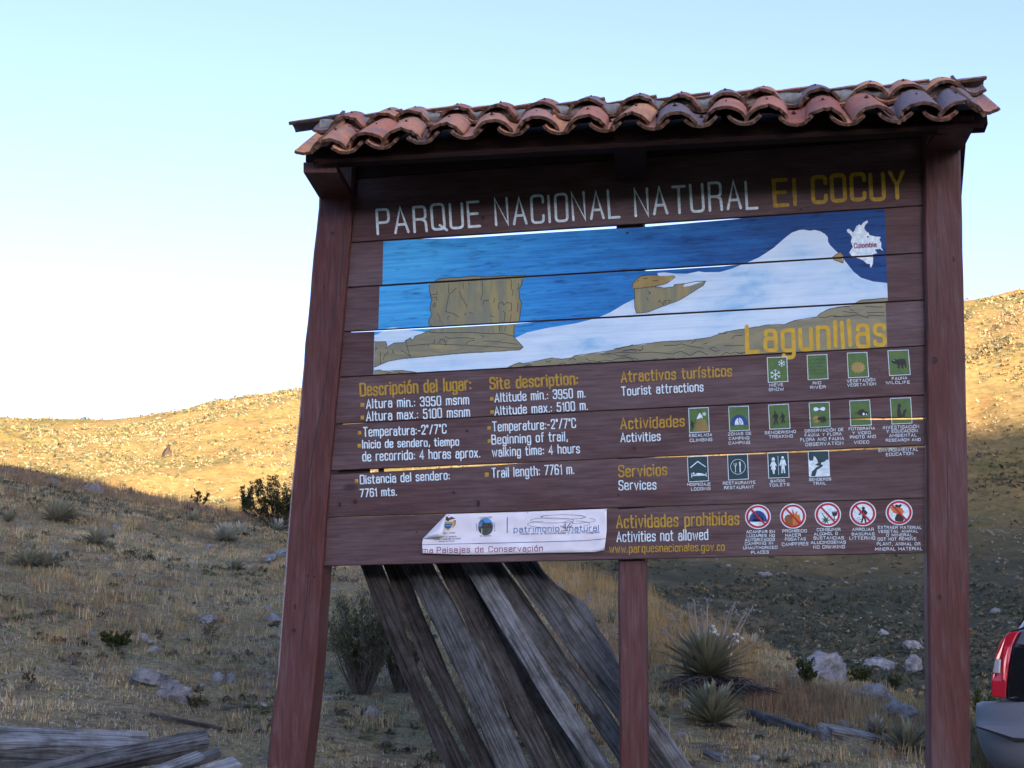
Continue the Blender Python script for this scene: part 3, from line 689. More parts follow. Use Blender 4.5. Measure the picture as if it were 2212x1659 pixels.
rock2b = fr('4', [(132,812),(270,800),(330,808),(392,800),(400,785),(470,778),(455,800),(500,795),(560,775),(606,762),(590,792),(540,822),(480,860),(430,890),(320,930),(210,972),(145,974),(135,935)])
paint_poly(rock2a, (2, 3), M['ochre'], 3); paint_poly(rock2b, (3,), M['mrock'], 3)
paint_poly(fr('4', [(285,708),(330,704),(400,712),(385,722),(330,718),(290,722)]), (3,), M['msnow'], 4)
paint_poly(fr('4', [(1437,610),(1475,582),(1500,568),(1512,578),(1523,590),(1512,605),(1520,642),(1480,628),(1455,618)]), (2, 3), M['ochre'], 3)
fore = fr('3', [(815,1483),(870,1475),(1000,1465),(1100,1455),(1200,1452),(1250,1450),(1290,1432),(1315,1420),(1345,1412),(1370,1420),(1430,1412),(1480,1398),(1520,1390),(1575,1378),(1600,1385),(1650,1388),(1720,1378),(1740,1362),(1800,1360),(1870,1345),(1940,1342),(2000,1325),(2060,1308),(2110,1300),(2160,1284)]) + \
       fr('4', [(40,1205),(100,1192),(125,1190),(160,1188),(190,1186),(250,1172),(330,1163),(400,1160),(480,1157),(560,1148),(640,1135),(700,1112),(740,1100),(860,1080),(930,1068),(1030,1052),(1080,1053),(1130,1051),(1165,1040),(1200,1023),(1250,1020),(1300,1012),(1345,1000),(1370,975),(1430,945),(1500,930),(1570,925),(1600,908),(1640,888),(1720,880),(1800,873),(1825,873)]) + [(1930, 790), (1930, 830), (960, 830)]
for i in (3, 4): paint_poly(endclip(fore, i), (i,), M['mfore'], 3)
paint_poly(endclip(fr('3', [(296,1470),(340,1464),(360,1473),(420,1476),(455,1470),(500,1468),(560,1474),(600,1482),(650,1492),(650,1530),(296,1530)]), 4), (4,), M['mfore'], 3)
# black outlines
paint_lines(['735,822 770,808 870,800 935,797 1000,789 1100,795 1200,788 1290,785 1398,780 1368,812 1360,850 1342,880 1345,950 1360,980 1352,1040 1340,1125', '695,850 695,900 712,960 700,1030 712,1060 690,1110 692,1135 712,1150',
    '1305,1145 1305,1220', '300,1262 380,1262 392,1290 380,1308 410,1290 440,1272 520,1266 522,1255 560,1233 572,1252 592,1222 640,1208 680,1188 720,1196 860,1196 985,1195 1100,1203 1230,1203 1300,1222 1370,1300 1350,1320 1250,1327 1100,1335 900,1347 700,1366 500,1384 400,1402 298,1446'],
    1.2, kf='3')
paint_lines(['838,840 833,900 840,915 822,1000 812,1045 870,1060 908,1085', '840,915 862,905 872,890 890,875', '907,895 930,945 968,1012', '1075,830 1082,900 1068,965', '968,790 968,815', '1008,795 1008,812', '1095,793 1092,820', '1130,793 1118,818', '1150,793 1150,808',
    '1235,792 1235,805', '938,835 938,880', '978,832 980,850', '1270,812 1290,830 1283,870 1298,900 1290,932', '1338,840 1338,870 1328,888', '1195,1030 1188,1005 1200,985 1225,978 1230,1000 1255,980 1285,985 1288,1035 1270,1042', '1225,1040 1240,1060 1232,1120', '1285,1065 1275,1118',
    '1200,1150 1200,1185', '1245,1150 1238,1190', '1332,985 1332,1010 1325,1050', '700,925 750,920 752,900', '712,945 745,940 748,965', '720,1000 735,985 740,1005 722,1012', '755,1055 770,1085 772,1118', '822,1098 838,1078', '948,1070 958,1055', '985,1052 1008,1060', '1135,1075 1165,1085',
    '1080,1000 1085,965 1122,965', '1158,980 1165,950', '810,1225 835,1240 900,1232 1020,1238', '1065,1218 1090,1222 1075,1240', '1085,1258 1150,1258 1230,1268 1330,1280', '960,1282 975,1258 1020,1252', '530,1295 640,1283 720,1278 900,1285 1100,1295 1250,1305 1330,1308 1368,1302',
    '525,1250 535,1300 548,1345 562,1372', '492,1328 530,1345 560,1370', '685,1280 688,1298', '735,1245 725,1280', '770,1272 775,1245 802,1245 806,1272', '818,1250 812,1290', '430,1335 440,1350 432,1322', '340,1335 345,1420', '362,1392 375,1358 390,1350 398,1330', '300,1310 320,1305 305,1330'], 1.1, kf='3')
paint_lines(['815,1483 870,1475 1000,1465 1250,1450 1290,1432 1345,1412 1370,1420 1480,1398 1575,1378 1650,1388 1720,1378 1740,1362 1870,1345 2000,1325 2110,1300 2160,1284', '300,1470 340,1464 360,1473 455,1470 500,1468 600,1482 650,1492',
    '380,1490 420,1482 440,1494', '470,1480 520,1495', '1250,1455 1290,1440 1300,1455', '1320,1425 1325,1450 1290,1452', '1370,1440 1420,1425 1430,1440', '1530,1400 1560,1408 1570,1395', '1600,1440 1650,1415 1680,1425', '1740,1425 1790,1410 1850,1412 1890,1425', '1820,1380 1850,1400 1930,1405',
    '1900,1415 1950,1395 2010,1400 2050,1415', '1930,1355 1990,1352', '1965,1345 2020,1350 2060,1365 2130,1355', '2080,1385 2140,1375 2200,1390', '2085,1330 2150,1320 2190,1330', '1350,1455 1400,1435 1470,1445', '1700,1395 1730,1380 1750,1392'], 1.1, kf='3')
paint_lines(['120,800 122,780 140,755 180,727 240,720 285,722', '132,812 200,806 270,797 320,785 355,772 405,735', '132,812 135,935 145,974 210,972 320,930 430,890 540,822 590,792 606,762', '270,800 330,808 392,800 400,785 470,778 540,765 606,762', '195,745 222,742', '255,760 290,758',
    '150,765 162,760', '225,830 240,840 228,850', '212,870 225,890', '290,905 300,890 325,920 330,895 345,890 335,915', '355,888 372,892 362,905', '0,1212 40,1205 125,1190 250,1172 330,1163 480,1157 640,1135 740,1100 860,1080 1030,1052 1130,1051 1200,1023 1345,1000 1370,975 1430,945 1570,925 1640,888 1800,875',
    '0,1240 60,1235 150,1240 250,1235 380,1245', '60,1225 120,1215 180,1222', '185,1190 188,1215 165,1228', '0,1285 70,1262 130,1290', '210,1295 290,1275 290,1295', '345,1275 400,1272', '388,1248 440,1228 480,1245 500,1258 560,1225 620,1250', '590,1180 620,1172', '510,1178 540,1158', '330,1190 410,1188 450,1180 520,1198 590,1208',
    '630,1215 655,1200 680,1210', '640,1215 670,1228 700,1222', '730,1192 860,1190', '780,1145 800,1125 850,1122', '700,1265 740,1235 770,1245 800,1232 850,1245', '690,1108 735,1112 750,1102', '1140,1048 1175,1035', '1480,935 1560,932 1580,918', '1565,950 1590,958', '1670,930 1785,935',
    '1680,972 1790,970', '1360,1002 1400,1005 1440,992 1500,998', '1455,1000 1560,995 1620,985 1690,1008', '1680,1000 1690,988 1790,992', '1520,965 1620,975', '1440,610 1500,568 1523,590 1520,642 1455,618', '820,1242 860,1238 900,1246 930,1240'], 1.2, kf='4')
# Colombia outline
colm = fr('4', [(1545,420),(1560,414),(1575,428),(1588,440),(1598,420),(1608,398),(1628,386),(1640,392),(1655,372),(1682,358),(1686,370),(1665,392),(1660,412),(1674,432),(1690,442),(1695,456),(1735,466),(1770,468),(1762,488),(1775,510),(1772,535),(1787,562),(1765,548),(1748,550),(1730,552),(1745,572),(1745,578),(1720,582),(1718,645),(1706,674),(1698,662),(1700,648),(1680,648),(1655,625),(1625,612),(1580,600),(1560,572),(1585,535),(1572,500),(1580,470),(1565,448),(1548,436)])
for i in (2, 3): paint_poly(colm, (i,), M['white'], 2.5, 'painted_map')
pa = Paint(4); pa.poly(fr('4', [(1685 + 6*math.cos(t*math.pi/4), 467 + 6*math.sin(t*math.pi/4)) for t in range(8)])); pa.build('painted_dot', M['black'], YF[2], planks[2])

def write(i, frame, string, x0, y0, x1, y1, h, wd, mat='white', xh=0.7, wob=0.5):
    if string.isupper() and wd < 7 and h < 60: h *= .86
    (a, b), (c, d) = fr(frame, [(x0, y0), (x1, y1)]); k = FR[frame][2]
    P = Paint(6); text_strokes(P, string, (a, b), (c, d), h * k, wd * k, xh, wob=wob); return P.build('lettering', M[mat], YF[i], planks[i])
write(1, 't', 'PARQUE', 594, 1050, 1225, 1003, 152, 16)
write(1, 't', 'NACIONAL', 1325, 995, 2085, 944, 165, 16)
write(1, '4', 'NATURAL', 142, 326, 950, 272, 178, 18)
write(1, '4', 'EI', 1068, 262, 1205, 252, 166, 25, 'yellow')
write(1, '4', 'COCUY', 1322, 240, 1925, 206, 172, 26, 'yellow')
write(2, '4', 'Colombia', 1595, 543, 1740, 534, 30, 5, 'purple')
write(4, '4', 'Lagunillas', 884, 1234, 1798, 1182, 170, 26, 'bright_yellow', xh=0.80, wob=0.8)
for a in [('Descripci\u00f3n del lugar:', 84, 338, 1335, 268, 138, 20, 'yellow'), ('Altura min.: 3950 msnm', 152, 478, 1312, 430, 100, 14), ('Altura max.: 5100 msnm', 152, 620, 1322, 570, 102, 14)]: write(5, 'A', *a)
for a in [('Temperatura:-2\u00b0/7\u00b0C', 118, 797, 1055, 762, 98, 14), ('Inicio de sendero, tiempo', 108, 933, 1198, 898, 88, 14), ('de recorrido: 4 horas aprox.', 110, 1078, 1438, 1035, 104, 14)]: write(6, 'A', *a)
for a in [('Distancia del sendero:', 82, 1338, 1092, 1285, 95, 14), ('7761 mts.', 82, 1488, 492, 1468, 85, 14)]: write(7, 'A', *a)
for a in [('Site description:', 210, 286, 1295, 222, 138, 22, 'yellow'), ('Altitude min.: 3950 m.', 268, 446, 1390, 386, 108, 15), ('Altitude max.: 5100 m.', 268, 610, 1420, 542, 106, 15)]: write(5, 'B', *a)
for a in [('Temperature:-2\u00b0/7\u00b0C', 240, 812, 1272, 766, 112, 15), ('Beginning of trail,', 232, 972, 1170, 928, 110, 15), ('walking time: 4 hours', 238, 1128, 1320, 1078, 108, 15)]: write(6, 'B', *a)
write(7, 'B', 'Trail length: 7761 m.', 232, 1388, 1250, 1338, 115, 15)
for a in [('Atractivos tur\u00edsticos', 128, 233, 832, 193, 66, 10, 'yellow'), ('Tourist attractions', 130, 318, 650, 290, 55, 7.5)]: write(5, 'g', *a)
for a in [('Actividades', 124, 533, 528, 515, 68, 10, 'yellow'), ('Activities', 124, 618, 375, 606, 56, 7.5)]: write(6, 'g', *a)
for a in [('Servicios', 112, 266, 416, 254, 70, 10, 'yellow'), ('Services', 112, 350, 348, 344, 58, 7.5)]: write(7, 'h', *a)
for a in [('Actividades prohibidas', 98, 594, 878, 570, 78, 10.5, 'yellow'), ('Activities not allowed', 99, 682, 680, 668, 64, 7.5), ('www.parquesnacionales.gov.co', 52, 752, 786, 738, 50, 6.5, 'yellow')]: write(8, 'h', *a)
for a in [('NIEVE', 1075, 262, 1162, 258, 20), ('SNOW', 1072, 291, 1166, 287, 20), ('RIO', 1353, 249, 1404, 246, 19), ('RIVER', 1337, 277, 1432, 273, 20), ('VEGETACI\u00d3N', 1572, 236, 1750, 226, 19), ('VEGETATION', 1574, 262, 1755, 252, 19), ('FAUNA', 1860, 220, 1955, 214, 19), ('WILDLIFE', 1820, 246, 1972, 242, 19)]:
    write(5, 'g', *a, 2.9, wob=.5)
for a in [('ESCALADA', 322, 645, 625, 633, 40), ('CLIMBING', 330, 710, 627, 698, 43), ('ZONAS DE', 845, 625, 1155, 613, 40), ('CAMPING', 858, 683, 1128, 676, 40), ('CAMPING', 855, 746, 1137, 737, 40), ('SENDERISMO', 1343, 606, 1757, 590, 38), ('TREKKING', 1398, 664, 1717, 650, 42)]:
    write(6, 'C', *a, 6.2, wob=.5)
for a in [('HOSPEDAJE', 297, 1306, 606, 1298, 40), ('LODGING', 348, 1369, 602, 1358, 42), ('RESTAURANTE', 777, 1289, 1211, 1274, 40), ('RESTAURANT', 793, 1350, 1193, 1338, 42), ('BA\u00d1OS', 1422, 1259, 1609, 1254, 36), ('TOILETS', 1400, 1317, 1669, 1304, 40)]:
    write(7, 'C', *a, 6.2, wob=.5)
for i, a in [(6, ('OBSERVACI\u00d3N DE', 624, 864, 1006, 849, 31)), (6, ('FAUNA Y FLORA', 624, 907, 987, 892, 31)), (6, ('FLORA AND FAUNA', 580, 954, 1011, 938, 33)), (6, ('OBSERVATION', 630, 1002, 1004, 985, 34)), (6, ('FOTOGRAFIA', 1062, 843, 1319, 835, 29)), (6, ('Y VIDEO', 1099, 887, 1279, 879, 31)),
    (6, ('PHOTO AND', 1075, 926, 1329, 919, 31)), (6, ('VIDEO', 1114, 978, 1262, 976, 32)), (6, ('INVESTIGACI\u00d3N', 1404, 831, 1759, 819, 32)), (6, ('Y EDUCACION', 1437, 868, 1744, 860, 31)), (6, ('AMBIENTAL', 1465, 911, 1737, 904, 31)), (6, ('RESEARCH AND', 1432, 958, 1774, 949, 30)),
    (7, ('ENVIRONMENTAL', 1360, 1060, 1751, 1047, 33)), (7, ('EDUCATION', 1434, 1101, 1702, 1087, 32)), (7, ('SENDEROS', 667, 1349, 882, 1341, 28)), (7, ('TRAIL', 705, 1389, 832, 1384, 31))]:
    write(i, 'F', *a, 4.6, wob=.5)
for a in [('ACAMPAR EN', 109, 487, 437, 484, 36), ('LUGARES NO', 112, 532, 436, 529, 34), ('AUTORIZADOS', 92, 581, 436, 574, 36), ('CAMPING IN', 92, 627, 414, 617, 36), ('UNAUTHORIZED', 72, 674, 467, 667, 36), ('PLACES', 164, 727, 366, 721, 36),
    ('PROHIBIDO', 530, 477, 809, 474, 37), ('HACER', 564, 526, 739, 524, 36), ('FOGATAS', 560, 574, 799, 569, 36), ('CAMPFIRES', 524, 635, 827, 626, 40), ('CONSUMIR', 932, 461, 1201, 459, 37), ('ALCOHOL O', 899, 511, 1169, 504, 36), ('SUSTANCIAS', 892, 559, 1242, 556, 36),
    ('ALUCINOGENAS', 862, 611, 1264, 606, 36), ('NO DRINKING', 892, 666, 1254, 662, 40), ('ARROJAR', 1344, 459, 1591, 457, 37), ('BASURAS', 1339, 511, 1599, 509, 38), ('LITTERING', 1314, 562, 1609, 559, 39), ('EXTRAER MATERIAL', 1645, 434, 2151, 436, 36),
    ('VEGETAL ANIMAL', 1647, 481, 2109, 477, 34), ('O MINERAL', 1742, 524, 2046, 522, 34), ('DOT NOT REMOVE', 1642, 572, 2089, 567, 36), ('PLANT, ANIMAL OR', 1632, 629, 2134, 627, 39), ('MINERAL MATERIAL', 1612, 689, 2159, 682, 38)]:
    write(8, 'E', *a, 5.4, wob=.5)
# ochre bullet squares
for i, k, bx in [(5, 'A', (82,418,126,462)), (5, 'A', (84,563,122,606)), (6, 'A', (52,738,90,780)), (6, 'A', (50,883,90,925)), (7, 'A', (18,1284,56,1322)), (5, 'B', (205,386,247,430)), (5, 'B', (208,549,252,592)), (6, 'B', (173,748,216,793)), (6, 'B', (176,909,218,952)), (7, 'B', (139,1325,188,1380))]:
    x0, y0, x1, y1 = bx; Paint(3).poly(fr(k, [(x0, y0 + 1), (x1, y0 - 1), (x1 + 1, y1 - 1), (x0 + 1, y1 + 1)])).build('bullet', M['yellow'], YF[i], planks[i])

# ------------------------------------------------------------------ pictograms
def circ(cx, cy, r, n=20, ry=None, a0=0, a1=2 * math.pi): return [(cx + r * math.cos(a0 + (a1 - a0) * k / n), cy + (ry or r) * math.sin(a0 + (a1 - a0) * k / n)) for k in range(n + (0 if a1 - a0 > 6.2 else 1))]
class Icon:
    def __init__(s, i, frame, TL, TR, BR, BL): s.i = i; s.q = fr(frame, [TL, TR, BR, BL]); s.n = 0; s.parts = {}
    def m(s, P):
        a, b, c, d = s.q; return [((a[0]*(1-x) + b[0]*x)*(1-y) + (d[0]*(1-x) + c[0]*x)*y, (a[1]*(1-x) + b[1]*x)*(1-y) + (d[1]*(1-x) + c[1]*x)*y) for x, y in P]
    def get(s, mat, lv):
        if (mat, lv) not in s.parts: s.parts[(mat, lv)] = Paint(lv)
        s.n += 1; return s.parts[(mat, lv)]
    def poly(s, mat, P, lv=3):
        P = s.m(pts(P) if isinstance(P, str) else P); pa = s.get(mat, lv)
        if s.i == 6 and max(p[0] for p in P) > 1800 and min(p[1] for p in P) < 907 < max(p[1] for p in P):
            xs_ = [p[0] for p in P]; a, b = min(xs_), max(xs_); up = SLIT(a) - 1.2, SLIT(b) - 1.2; lo = SLIT(a) - .3 + sg(a) + .8, SLIT(b) - .3 + sg(b) + .8
            for (u, v), kp in ((up, -60), (lo, 60)):
                Q = clip(P, *halfplane((a, u), (b, v), (a, u + kp)))
                if len(Q) > 2: pa.poly(Q, s.n % 6)
        else: pa.poly(P, s.n % 6)
        return s
    def line(s, mat, P, wd, lv=4, closed=False):
        P = s.m(pts(P) if isinstance(P, str) else P); P = P + [P[0]] if closed else P
        s.get(mat, lv).stroke(P, wd, s.n % 6); return s
    def done(s, label):
        first = None
        for (mat, lv), pa in s.parts.items():
            o = pa.build('pictogram', M[mat], YF[s.i], planks[s.i])
            if o is not None and first is None: first = o; o['label'] = label
BOX = '0,0 1,0 1,1 0,1'
def square(i, f, q, bgm):
    ic = Icon(i, f, *q); ic.poly(bgm, BOX, 2); ic.line('white', '0.01,0 1,0 1,1 0,1 0,0', 1.35, 6); return ic
def flake(ic, cx, cy, r, wd):
    for k in range(3):
        a = math.pi * k / 3 + math.pi / 2; dx, dy = r * math.cos(a), r * math.sin(a) * 0.8
        ic.line('white', [(cx - dx, cy - dy), (cx + dx, cy + dy)], wd)
        for sg_ in (-1, 1):
            ex, ey = cx + sg_ * dx * .62, cy + sg_ * dy * .62
            for sa in (-.8, .8):
                b = math.atan2(sg_ * dy / .8, sg_ * dx) + sa; ic.line('white', [(ex, ey), (ex + .38 * r * math.cos(b), ey + .3 * r * math.sin(b))], wd * .8)
ic = square(5, 'g', ((1060,77),(1185,72),(1193,229),(1067,236)), 'green'); flake(ic, .38, .7, .26, 1.4); flake(ic, .72, .25, .17, 1.1); ic.done('green snow pictogram with two white snowflakes')
ic = square(5, 'g', ((1315,62),(1442,57),(1450,212),(1322,219)), 'green')
for k in range(5): ic.line('teal', [(.1 + .8*t/24, .2 + .14*k + .018*math.sin(t*.95)) for t in range(25)], 0.9)
ic.done('green river pictogram with wavy dark lines')
ic = square(5, 'g', ((1572,48),(1698,43),(1710,200),(1580,206)), 'green')
ic.poly('ochre', [(.5 + (.40 if k % 2 else .28)*math.cos(k*math.pi/14), .6 + (.26 if k % 2 else .18)*math.sin(k*math.pi/14)) for k in range(28)]); ic.done('green vegetation pictogram with an ochre rosette')
BEAR = '.18,.40 .26,.36 .34,.35 .42,.38 .60,.34 .78,.36 .84,.44 .84,.60 .86,.70 .78,.72 .76,.60 .70,.60 .70,.74 .60,.74 .60,.60 .52,.60 .52,.73 .43,.73 .42,.56 .34,.54 .26,.54 .18,.50 .14,.45'
ic = square(5, 'g', ((1832,33),(1963,28),(1976,185),(1843,192)), 'green'); ic.poly('black', BEAR); ic.line('white', '.22,.38 .3,.42', .6); ic.done('green wildlife pictogram with a black bear')
ic = square(6, 'g', ((557,402),(683,396),(690,551),(563,557)), 'green')
ic.poly('ochre', '.2,.96 .3,.78 .38,.45 .66,.45 .75,.5 .82,.48 .93,.8 .98,.96', 3); ic.poly('white', '.38,.45 .46,.32 .55,.2 .66,.32 .70,.44 .6,.41 .5,.45', 3.6); flake(ic, .78, .26, .1, .8); ic.poly('black', '.1,.6 .17,.56 .2,.62 .3,.6 .2,.68 .24,.76 .17,.8 .13,.92 .09,.9 .12,.75 .07,.68', 4); ic.poly('black', circ(.14, .56, .05, 10), 4); ic.done('green climbing pictogram with a snowy peak')
TENT = [(.06, .78)] + [(.5 - .44*math.cos(t*math.pi/16), .78 - .44*math.sin(t*math.pi/16)) for t in range(17)]
TDOOR = [(.27, .76)] + [(.49 - .22*math.cos(t*math.pi/10), .74 - .27*math.sin(t*math.pi/10)) for t in range(11)] + [(.71, .76)]
ic = square(6, 'g', ((813,392),(940,387),(946,541),(820,547)), 'green'); ic.poly('darkblue', TENT); ic.poly('white', TDOOR, 4); ic.line('darkblue', '.47,.48 .5,.76', 1.6, 5); ic.line('darkblue', '.5,.5 .62,.64 .56,.76', .9, 5); ic.done('green camping pictogram with a blue tent')
def hiker(ic, x, y, k):
    ic.poly('black', circ(x, y, .05*k, 10), 4); ic.poly('black', [(x + a*k, y + b*k) for a, b in pts('-.04,.06 .06,.05 .14,.1 .16,.24 .1,.26 .1,.33 .14,.52 .08,.53 .03,.36 -.02,.52 -.08,.52 -.03,.33 -.06,.2 -.1,.26 -.14,.22')], 4); ic.line('black', [(x - .16*k, y + .22*k), (x + .0*k, y + .54*k)], .8, 5)
    ic.line('black', [(x - .14*k, y + .54*k), (x + .02*k, y + .3*k)], .8, 5)
ic = square(6, 'g', ((1068,381),(1196,374),(1207,529),(1076,535)), 'green'); hiker(ic, .3, .3, 1.0); hiker(ic, .66, .36, .8); ic.done('green trekking pictogram with two hikers')
ic = square(6, 'g', ((1328,368),(1457,362),(1463,518),(1337,524)), 'green'); ic.poly('white', '.18,.28 .22,.2 .32,.17 .42,.2 .5,.25 .58,.2 .68,.17 .78,.2 .8,.28 .74,.35 .62,.34 .5,.28 .38,.34 .26,.35'); ic.line('darkblue', '.18,.28 .22,.2 .32,.17 .42,.2 .5,.25 .58,.2 .68,.17 .78,.2 .8,.28 .74,.35 .62,.34 .5,.28 .38,.34 .26,.35 .18,.28', .7)
ic.poly('ochre', [(.3 + (.2 if k % 2 else .13)*math.cos(k*math.pi/11), .68 + (.17 if k % 2 else .11)*math.sin(k*math.pi/11)) for k in range(22)], 3.5); ic.poly('black', [(.28 + .62*x, .36 + .68*y - .02) for x, y in pts(BEAR)], 4.5); ic.done('green flora and fauna pictogram with binoculars')
ic = square(6, 'g', ((1587,354),(1715,348),(1727,508),(1595,514)), 'green'); ic.poly('black', '.22,.46 .3,.5 .38,.46 .42,.4 .5,.38 .56,.36 .66,.36 .70,.42 .86,.48 .9,.54 .86,.6 .6,.62 .45,.58 .36,.53 .24,.52', 3.4); ic.poly('white', circ(.66, .55, .055, 10), 4); ic.poly('white', circ(.8, .57, .035, 8), 4); ic.done('green photography pictogram with a black camera')
ic = square(6, 'g', ((1848,339),(1978,333),(1987,496),(1858,502)), 'green'); ic.poly('black', circ(.42, .3, .09, 12), 3.6); ic.poly('black', '.33,.36 .46,.38 .47,.55 .55,.68 .58,.58 .62,.48 .7,.46 .74,.4 .76,.5 .7,.6 .66,.74 .3,.74 .3,.5', 3.4); ic.done('green education pictogram with a seated figure')
ic = square(7, 'h', ((549,140),(678,133),(684,292),(557,299)), 'teal'); ic.line('white', '.13,.43 .5,.2 .88,.43', 2.0); ic.line('white', '.17,.66 .17,.82', 1.5); ic.line('white', '.17,.76 .9,.76', 2.0); ic.line('white', '.9,.68 .9,.82', 1.5); ic.poly('white', circ(.27, .68, .05, 10)); ic.poly('white', '.32,.72 .45,.66 .65,.68 .86,.74 .32,.75'); ic.done('teal lodging pictogram with a roof over a bed')
ic = square(7, 'h', ((806,127),(934,122),(940,280),(813,287)), 'teal'); ic.line('white', [(.5 + .37*math.cos(t*math.pi/14), .49 + .3*math.sin(t*math.pi/14)) for t in range(29)], .9); ic.line('white', '.37,.45 .37,.7', 1.4); ic.line('white', '.29,.33 .31,.43 .37,.46 .43,.43 .44,.33', .8); ic.line('white', '.37,.33 .37,.45', .8); ic.poly('white', '.56,.3 .62,.28 .65,.45 .62,.5 .64,.72 .57,.72 .58,.5'); ic.done('teal restaurant pictogram with fork and knife')
ic = square(7, 'h', ((1063,115),(1192,110),(1200,270),(1070,275)), 'teal'); ic.line('white', '.5,.13 .5,.88', .8); ic.poly('white', '.17,.3 .2,.2 .27,.17 .33,.2 .35,.31'); ic.poly('white', '.21,.33 .31,.33 .36,.4 .42,.52 .38,.54 .31,.46 .37,.64 .31,.7 .3,.84 .22,.84 .2,.7 .13,.64 .2,.46 .13,.54 .08,.52 .15,.4')
ic.poly('white', circ(.73, .2, .065, 10, .06)); ic.poly('white', '.63,.28 .83,.28 .9,.5 .85,.54 .81,.44 .81,.6 .83,.82 .76,.83 .73,.62 .69,.83 .62,.82 .65,.6 .65,.44 .6,.54 .55,.5'); ic.done('teal toilets pictogram with woman and man')
ic = square(7, 'h', ((1322,104),(1453,100),(1460,260),(1330,266)), 'white'); ic.poly('teal', '0,0 1,0 1,.34 .86,.36 .8,.42 .62,.46 .60,.52 .7,.56 .66,.62 .4,.74 .28,1 .08,1 .14,.8 .4,.62 .52,.6 .3,.54 .46,.47 .44,.38 .36,.26 .27,.18 .22,.36 .1,.38 0,.3', 3.4); ic.done('teal and white trail pictogram')
def ring(cx, cy, rx, ry):
    ic = Icon(8, 'E', (cx - rx, cy - ry), (cx + rx, cy - ry), (cx + rx, cy + ry), (cx - rx, cy + ry))
    ic.poly('white', circ(.5, .5, .5, 30), 1); ic.poly('red', circ(.5, .5, .462, 30), 2); ic.poly('white', circ(.5, .5, .378, 30), 3); ic.line('red', '.225,.19 .78,.81', 4.0, 7); return ic
ic = ring(242, 295, 151, 144); ic.poly('darkblue', [(.15, .7)] + [(.5 - .35*math.cos(t*math.pi/16), .7 - .45*math.sin(t*math.pi/16)) for t in range(17)], 4); ic.poly('white', [(.3, .685)] + [(.5 - .2*math.cos(t*math.pi/10), .66 - .27*math.sin(t*math.pi/10)) for t in range(11)] + [(.7, .685)], 5); ic.line('darkblue', '.5,.4 .36,.6 .5,.68', .8, 5.5); ic.line('darkblue', '.53,.4 .53,.69', .9, 5.5); ic.done('round no camping pictogram with a blue tent')
ic = ring(651, 288, 153, 147); ic.poly('orange', '.5,.85 .46,.2 .52,.3 .56,.42 .62,.32 .66,.3 .66,.45 .74,.42 .78,.62 .82,.7 .74,.82', 4); ic.poly('rust', '.16,.62 .2,.5 .3,.44 .42,.44 .52,.52 .6,.6 .72,.72 .7,.82 .55,.88 .35,.86 .22,.76', 4.5); ic.done('round no campfires pictogram with flames')
ic = ring(1058, 270, 154, 147); ic.poly('leafpaint', [(.42 + (.2 if k % 2 == 0 else .07)*math.cos(k*math.pi/7), .72 + (.2 if k % 2 == 0 else .07)*math.sin(k*math.pi/7)) for k in range(14)] + [], 4); ic.line('leafpaint', '.42,.72 .28,.44', 1.8, 4.5); ic.poly('black', '.64,.38 .86,.36 .86,.5 .8,.56 .76,.57 .77,.68 .82,.7 .72,.72 .74,.68 .73,.57 .68,.54', 4); ic.line('white', '.67,.40 .83,.39', .6, 5); ic.done('round no drinking pictogram with leaf and wine glass')
ic = ring(1466, 258, 156, 149); ic.poly('black', circ(.52, .3, .06, 12, .07), 4); ic.poly('black', '.47,.36 .6,.36 .68,.46 .64,.56 .6,.54 .6,.62 .64,.86 .58,.87 .54,.68 .48,.86 .42,.86 .48,.62 .47,.46 .36,.58 .33,.55', 4)
for a, b in ((.32, .64), (.38, .66), (.3, .7), (.36, .72), (.28, .76), (.34, .79), (.41, .73), (.32, .84), (.39, .81)): ic.poly('printgrey', circ(a, b, .022, 6), 4)
ic.done('round no littering pictogram with a person throwing waste')
ic = ring(1890, 245, 158, 148); ic.poly('orange', '.12,.22 .2,.28 .34,.26 .4,.3 .6,.32 .68,.46 .64,.56 .52,.56 .42,.56 .28,.5 .2,.36', 4); ic.poly('black', '.33,.22 .4,.18 .48,.21 .56,.17 .6,.22 .55,.3 .46,.35 .39,.31', 4.5); ic.poly('black', '.42,.54 .56,.52 .64,.62 .68,.78 .62,.86 .48,.87 .36,.84 .34,.74', 4.6); ic.done('round do not remove material pictogram with a hand and sack')
# thin checks and seams in the boards
paint_lines(['1150,485 1180,489 1280,480 1400,474 1480,471 1688,465'], 0.9, M['black'], 7, 'crack', 'g')
paint_lines(['660,628 800,632 1250,626 1740,622'], 0.5, M['black'], 7.5, 'crack', 'h')

